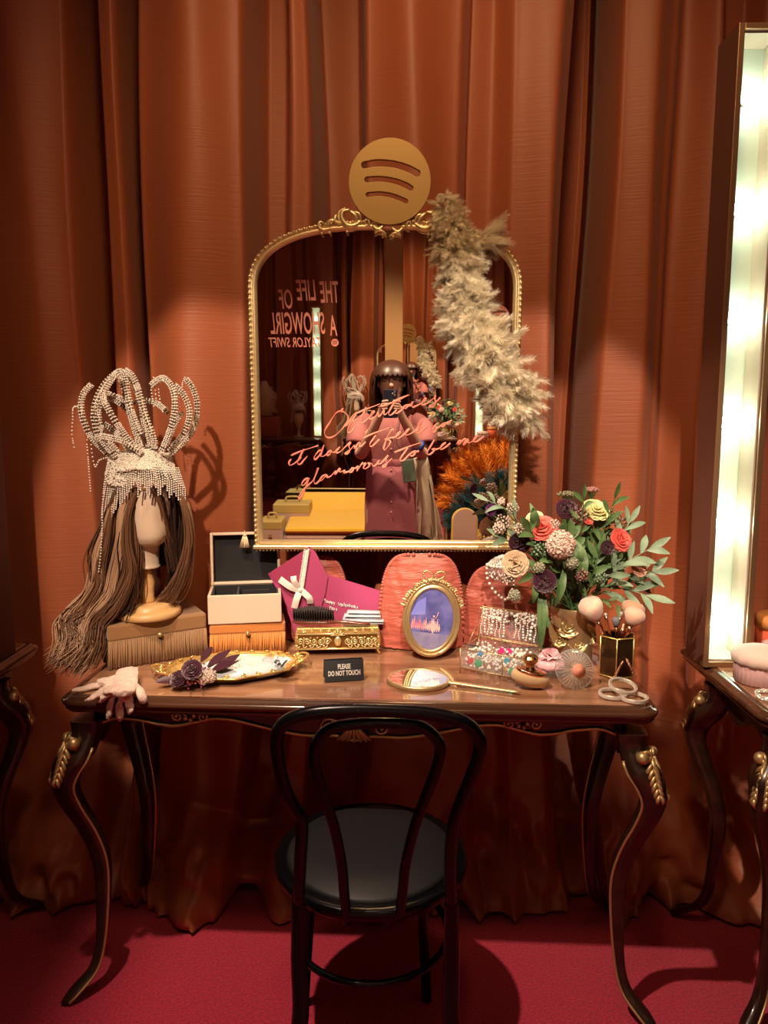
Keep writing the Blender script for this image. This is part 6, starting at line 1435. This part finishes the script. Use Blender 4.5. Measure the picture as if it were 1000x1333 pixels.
# mustard and pink daybed
YS0, YS1 = -.98, -1.50
zf = RX(420, 688, YS0).z; xl = RX(368, 690, YS0).x
bed = thing('velvet_daybed', 'long daybed with mustard seat and dusty pink sides behind the photographer', 'sofa', (-.3, -1.25, 0))
sl, sr = xl, .22; ZS = .455
m = MB(); m.box(((sl + sr) / 2, -1.24, .22), (sr - sl, .50, .44)); part('base', m, M_beigevel, bed, W=True, bevel=.03)
m = MB(); m.prism([(sl + .01, -.98, .44), (sl + .01, -.975, .480), (sl + .01, -1.44, .545), (sl + .01, -1.44, .44)], (sr - sl - .02, 0, 0)); part('seat', m, M_yellow, bed, W=True, bevel=.02)
m = MB(); m.prism([(sl + .10, -1.43, ZS + .05), (sr, -1.43, ZS + .05), (sr, -1.50, ZS + .20), (sl + .06, -1.50, ZS + .20)], (0, -.05, 0)); part('backrest', m, M_yellow, bed, W=True, bevel=.015)
m = MB(); m.prism([(sl + .055, -1.47, ZS + .18), (sl + .12, -1.40, ZS + .02), (sl + .03, -1.42, ZS + .03)], (.0, -.10, 0)); part('end_panel', m, M_beigevel, bed, W=True)
for k in range(3):
    for s in (-1, 1): pass
# travel cases
def case(label, x0, x1, y0, y1, Y):
    a1, b1 = RX(x0, y1, Y), RX(x1, y0, Y); w0, h0 = b1.x - a1.x, b1.z - a1.z; cxx = (a1.x + b1.x) / 2; h0 = b1.z - .03; zb_ = 0.0; dpp = .22
    t = thing('travel_case', label, 'case', (cxx, Y - dpp / 2, max(.0, zb_)))
    m = MB(); m.box((0, 0, h0 * .45), (w0, dpp, h0 * .9)); part('body', m, M_beigevel, t, bevel=.01); m = MB(); m.box((0, 0, h0 * .93), (w0 + .004, dpp + .004, h0 * .12)); part('lid', m, M_olive, t, bevel=.01)
    m = MB(); m.tube(spline([(-w0 * .2, 0, h0), (-w0 * .15, 0, h0 + .03), (w0 * .15, 0, h0 + .03), (w0 * .2, 0, h0)], 5), .008, 8); part('handle', m, M_olive, t)
    m = MB(); m.box((0, dpp / 2 + .004, h0 * .8), (.022, .006, .022)); part('clasp', m, M_gold, t); return t, zb_
case('tall olive gold trunk with a handle beside the end of the daybed', 356, 402, 650, 690, -1.24); case('shorter olive gold trunk in front of the tall trunk by the daybed', 338, 366, 672, 704, -.93)
# armchair with scalloped sides
ar = thing('scalloped_armchair', 'scalloped armchair with dusty pink outside and mustard inside', 'armchair', (.68, -1.2, 0))
for x0, x1, yt, Y in ((588, 622, 662, -.98), (612, 668, 642, -1.25)):
    a1, b1, t1 = RX(x0, 700, Y), RX(x1, 700, Y), RX((x0 + x1) / 2, yt, Y); cxx, hwx, zt1 = (a1.x + b1.x) / 2, (b1.x - a1.x) / 2, t1.z
    def lobe(k, off): return [Vector((cxx - hwx * k, Y + off, .02))] + [Vector((cxx + hwx * k * cos(a), Y + off, zt1 - hwx * k + hwx * k * sin(a) + (1 - k) * -.0)) for a in [pi - pi * i / 20 for i in range(21)]] + [Vector((cxx + hwx * k, Y + off, .02))]
    part('side_lobe', MB().prism(lobe(1.0, 0), (0, -.05, 0)), M_yellow, ar, W=True, bevel=.012); part('outer_panel', MB().prism(lobe(.88, .012), (0, -.012, 0)), M_beigevel, ar, W=True, bevel=.004)
part('seat', MB().box((.62, -1.16, .22), (.42, .26, .44)), M_yellow, ar, W=True, bevel=.03)
# feather fans
def fan(label, cxp, cyp, r_px, Y, a0, a1, mt, n=26):
    c_ = RX(cxp, cyp, Y); r = r_px * (4.3 - Y - .0) / 1000 * 1.0; m = MB()
    for k in range(n):
        a = radians(a0 + (a1 - a0) * k / (n - 1)); d = Vector((cos(a), random.uniform(-.12, .12), sin(a)))
        for l in range(2): feather(m, c_ + d * r * .25 + Vector((0, .02 * l, 0)), d, r * random.uniform(.62, .74), r * .13, random.uniform(-.5, .5), nb=10)
    t = thing('feather_fan', label, 'feather fan', tuple(c_), group='ostrich feather fans')
    part('plumes', m, mt, t, W=True); m = MB()
    for k in range(0, n, 3): a = radians(a0 + (a1 - a0) * k / (n - 1)); m.tube([c_, c_ + Vector((cos(a), 0, sin(a))) * r * .4], .004, 5)
    part('ribs', m, M_brass, t, W=True)
fan('orange ostrich feather fan standing above the teal fan', 652, 660, 88, -1.36, 40, 175, M_orange, 30)
fan('teal ostrich feather fan standing in front of the orange fan', 655, 690, 82, -1.20, 50, 178, M_teal, 30)

# ---------------- what stands on the left-hand table, seen only in the mirror
LX = -1.30
hs2 = dup(crown, loc=(LX - .06, 1.96, crown.location.z - .13), label='rhinestone headdress on the left-hand table, seen only in the mirror'); hs2.scale = (.8, .8, .8)

m = MB(); m.lathe([(0, 0), (.06, 0), (.062, .012), (.02, .016), (.015, .10), (.03, .11), (.033, .15), (.06, .19), (.066, .25), (.05, .30), (0, .31)], (LX - .06, 1.96, DESK + .001), 28); o = part('wig_stand', m, M_canvas); setp(o, 'pale wig stand under the headdress on the left-hand table', 'wig stand')
# white feather costume on a bust
m = MB(); bx0, by0 = -1.78, 1.98
for k in range(520):
    t = random.random(); a = random.uniform(0, 2 * pi); r = interp([(0, .10), (.3, .075), (.6, .10), (1, .06)], t); p = Vector((bx0 + r * cos(a), by0 + r * .8 * sin(a), 1.10 + t * .31)); feather(m, p, Vector((cos(a), sin(a), -.6)), .06, .016, .5, nb=3)
m.lathe([(0, 1.04), (.10, 1.04), (.08, 1.2), (.11, 1.33), (.05, 1.42), (.035, 1.46), (0, 1.47)], (bx0, by0, 0), 24)
o = part('feather_costume', m, M_feather); setp(o, 'white feather costume on a bust at the far left, seen only in the mirror', 'costume')
m = MB(); m.box((bx0, by0, .905), (.36, .24, .248)); o = part('display_plinth', m, M_coral, bevel=.01); setp(o, 'coral display plinth carrying the white feather costume', 'plinth')
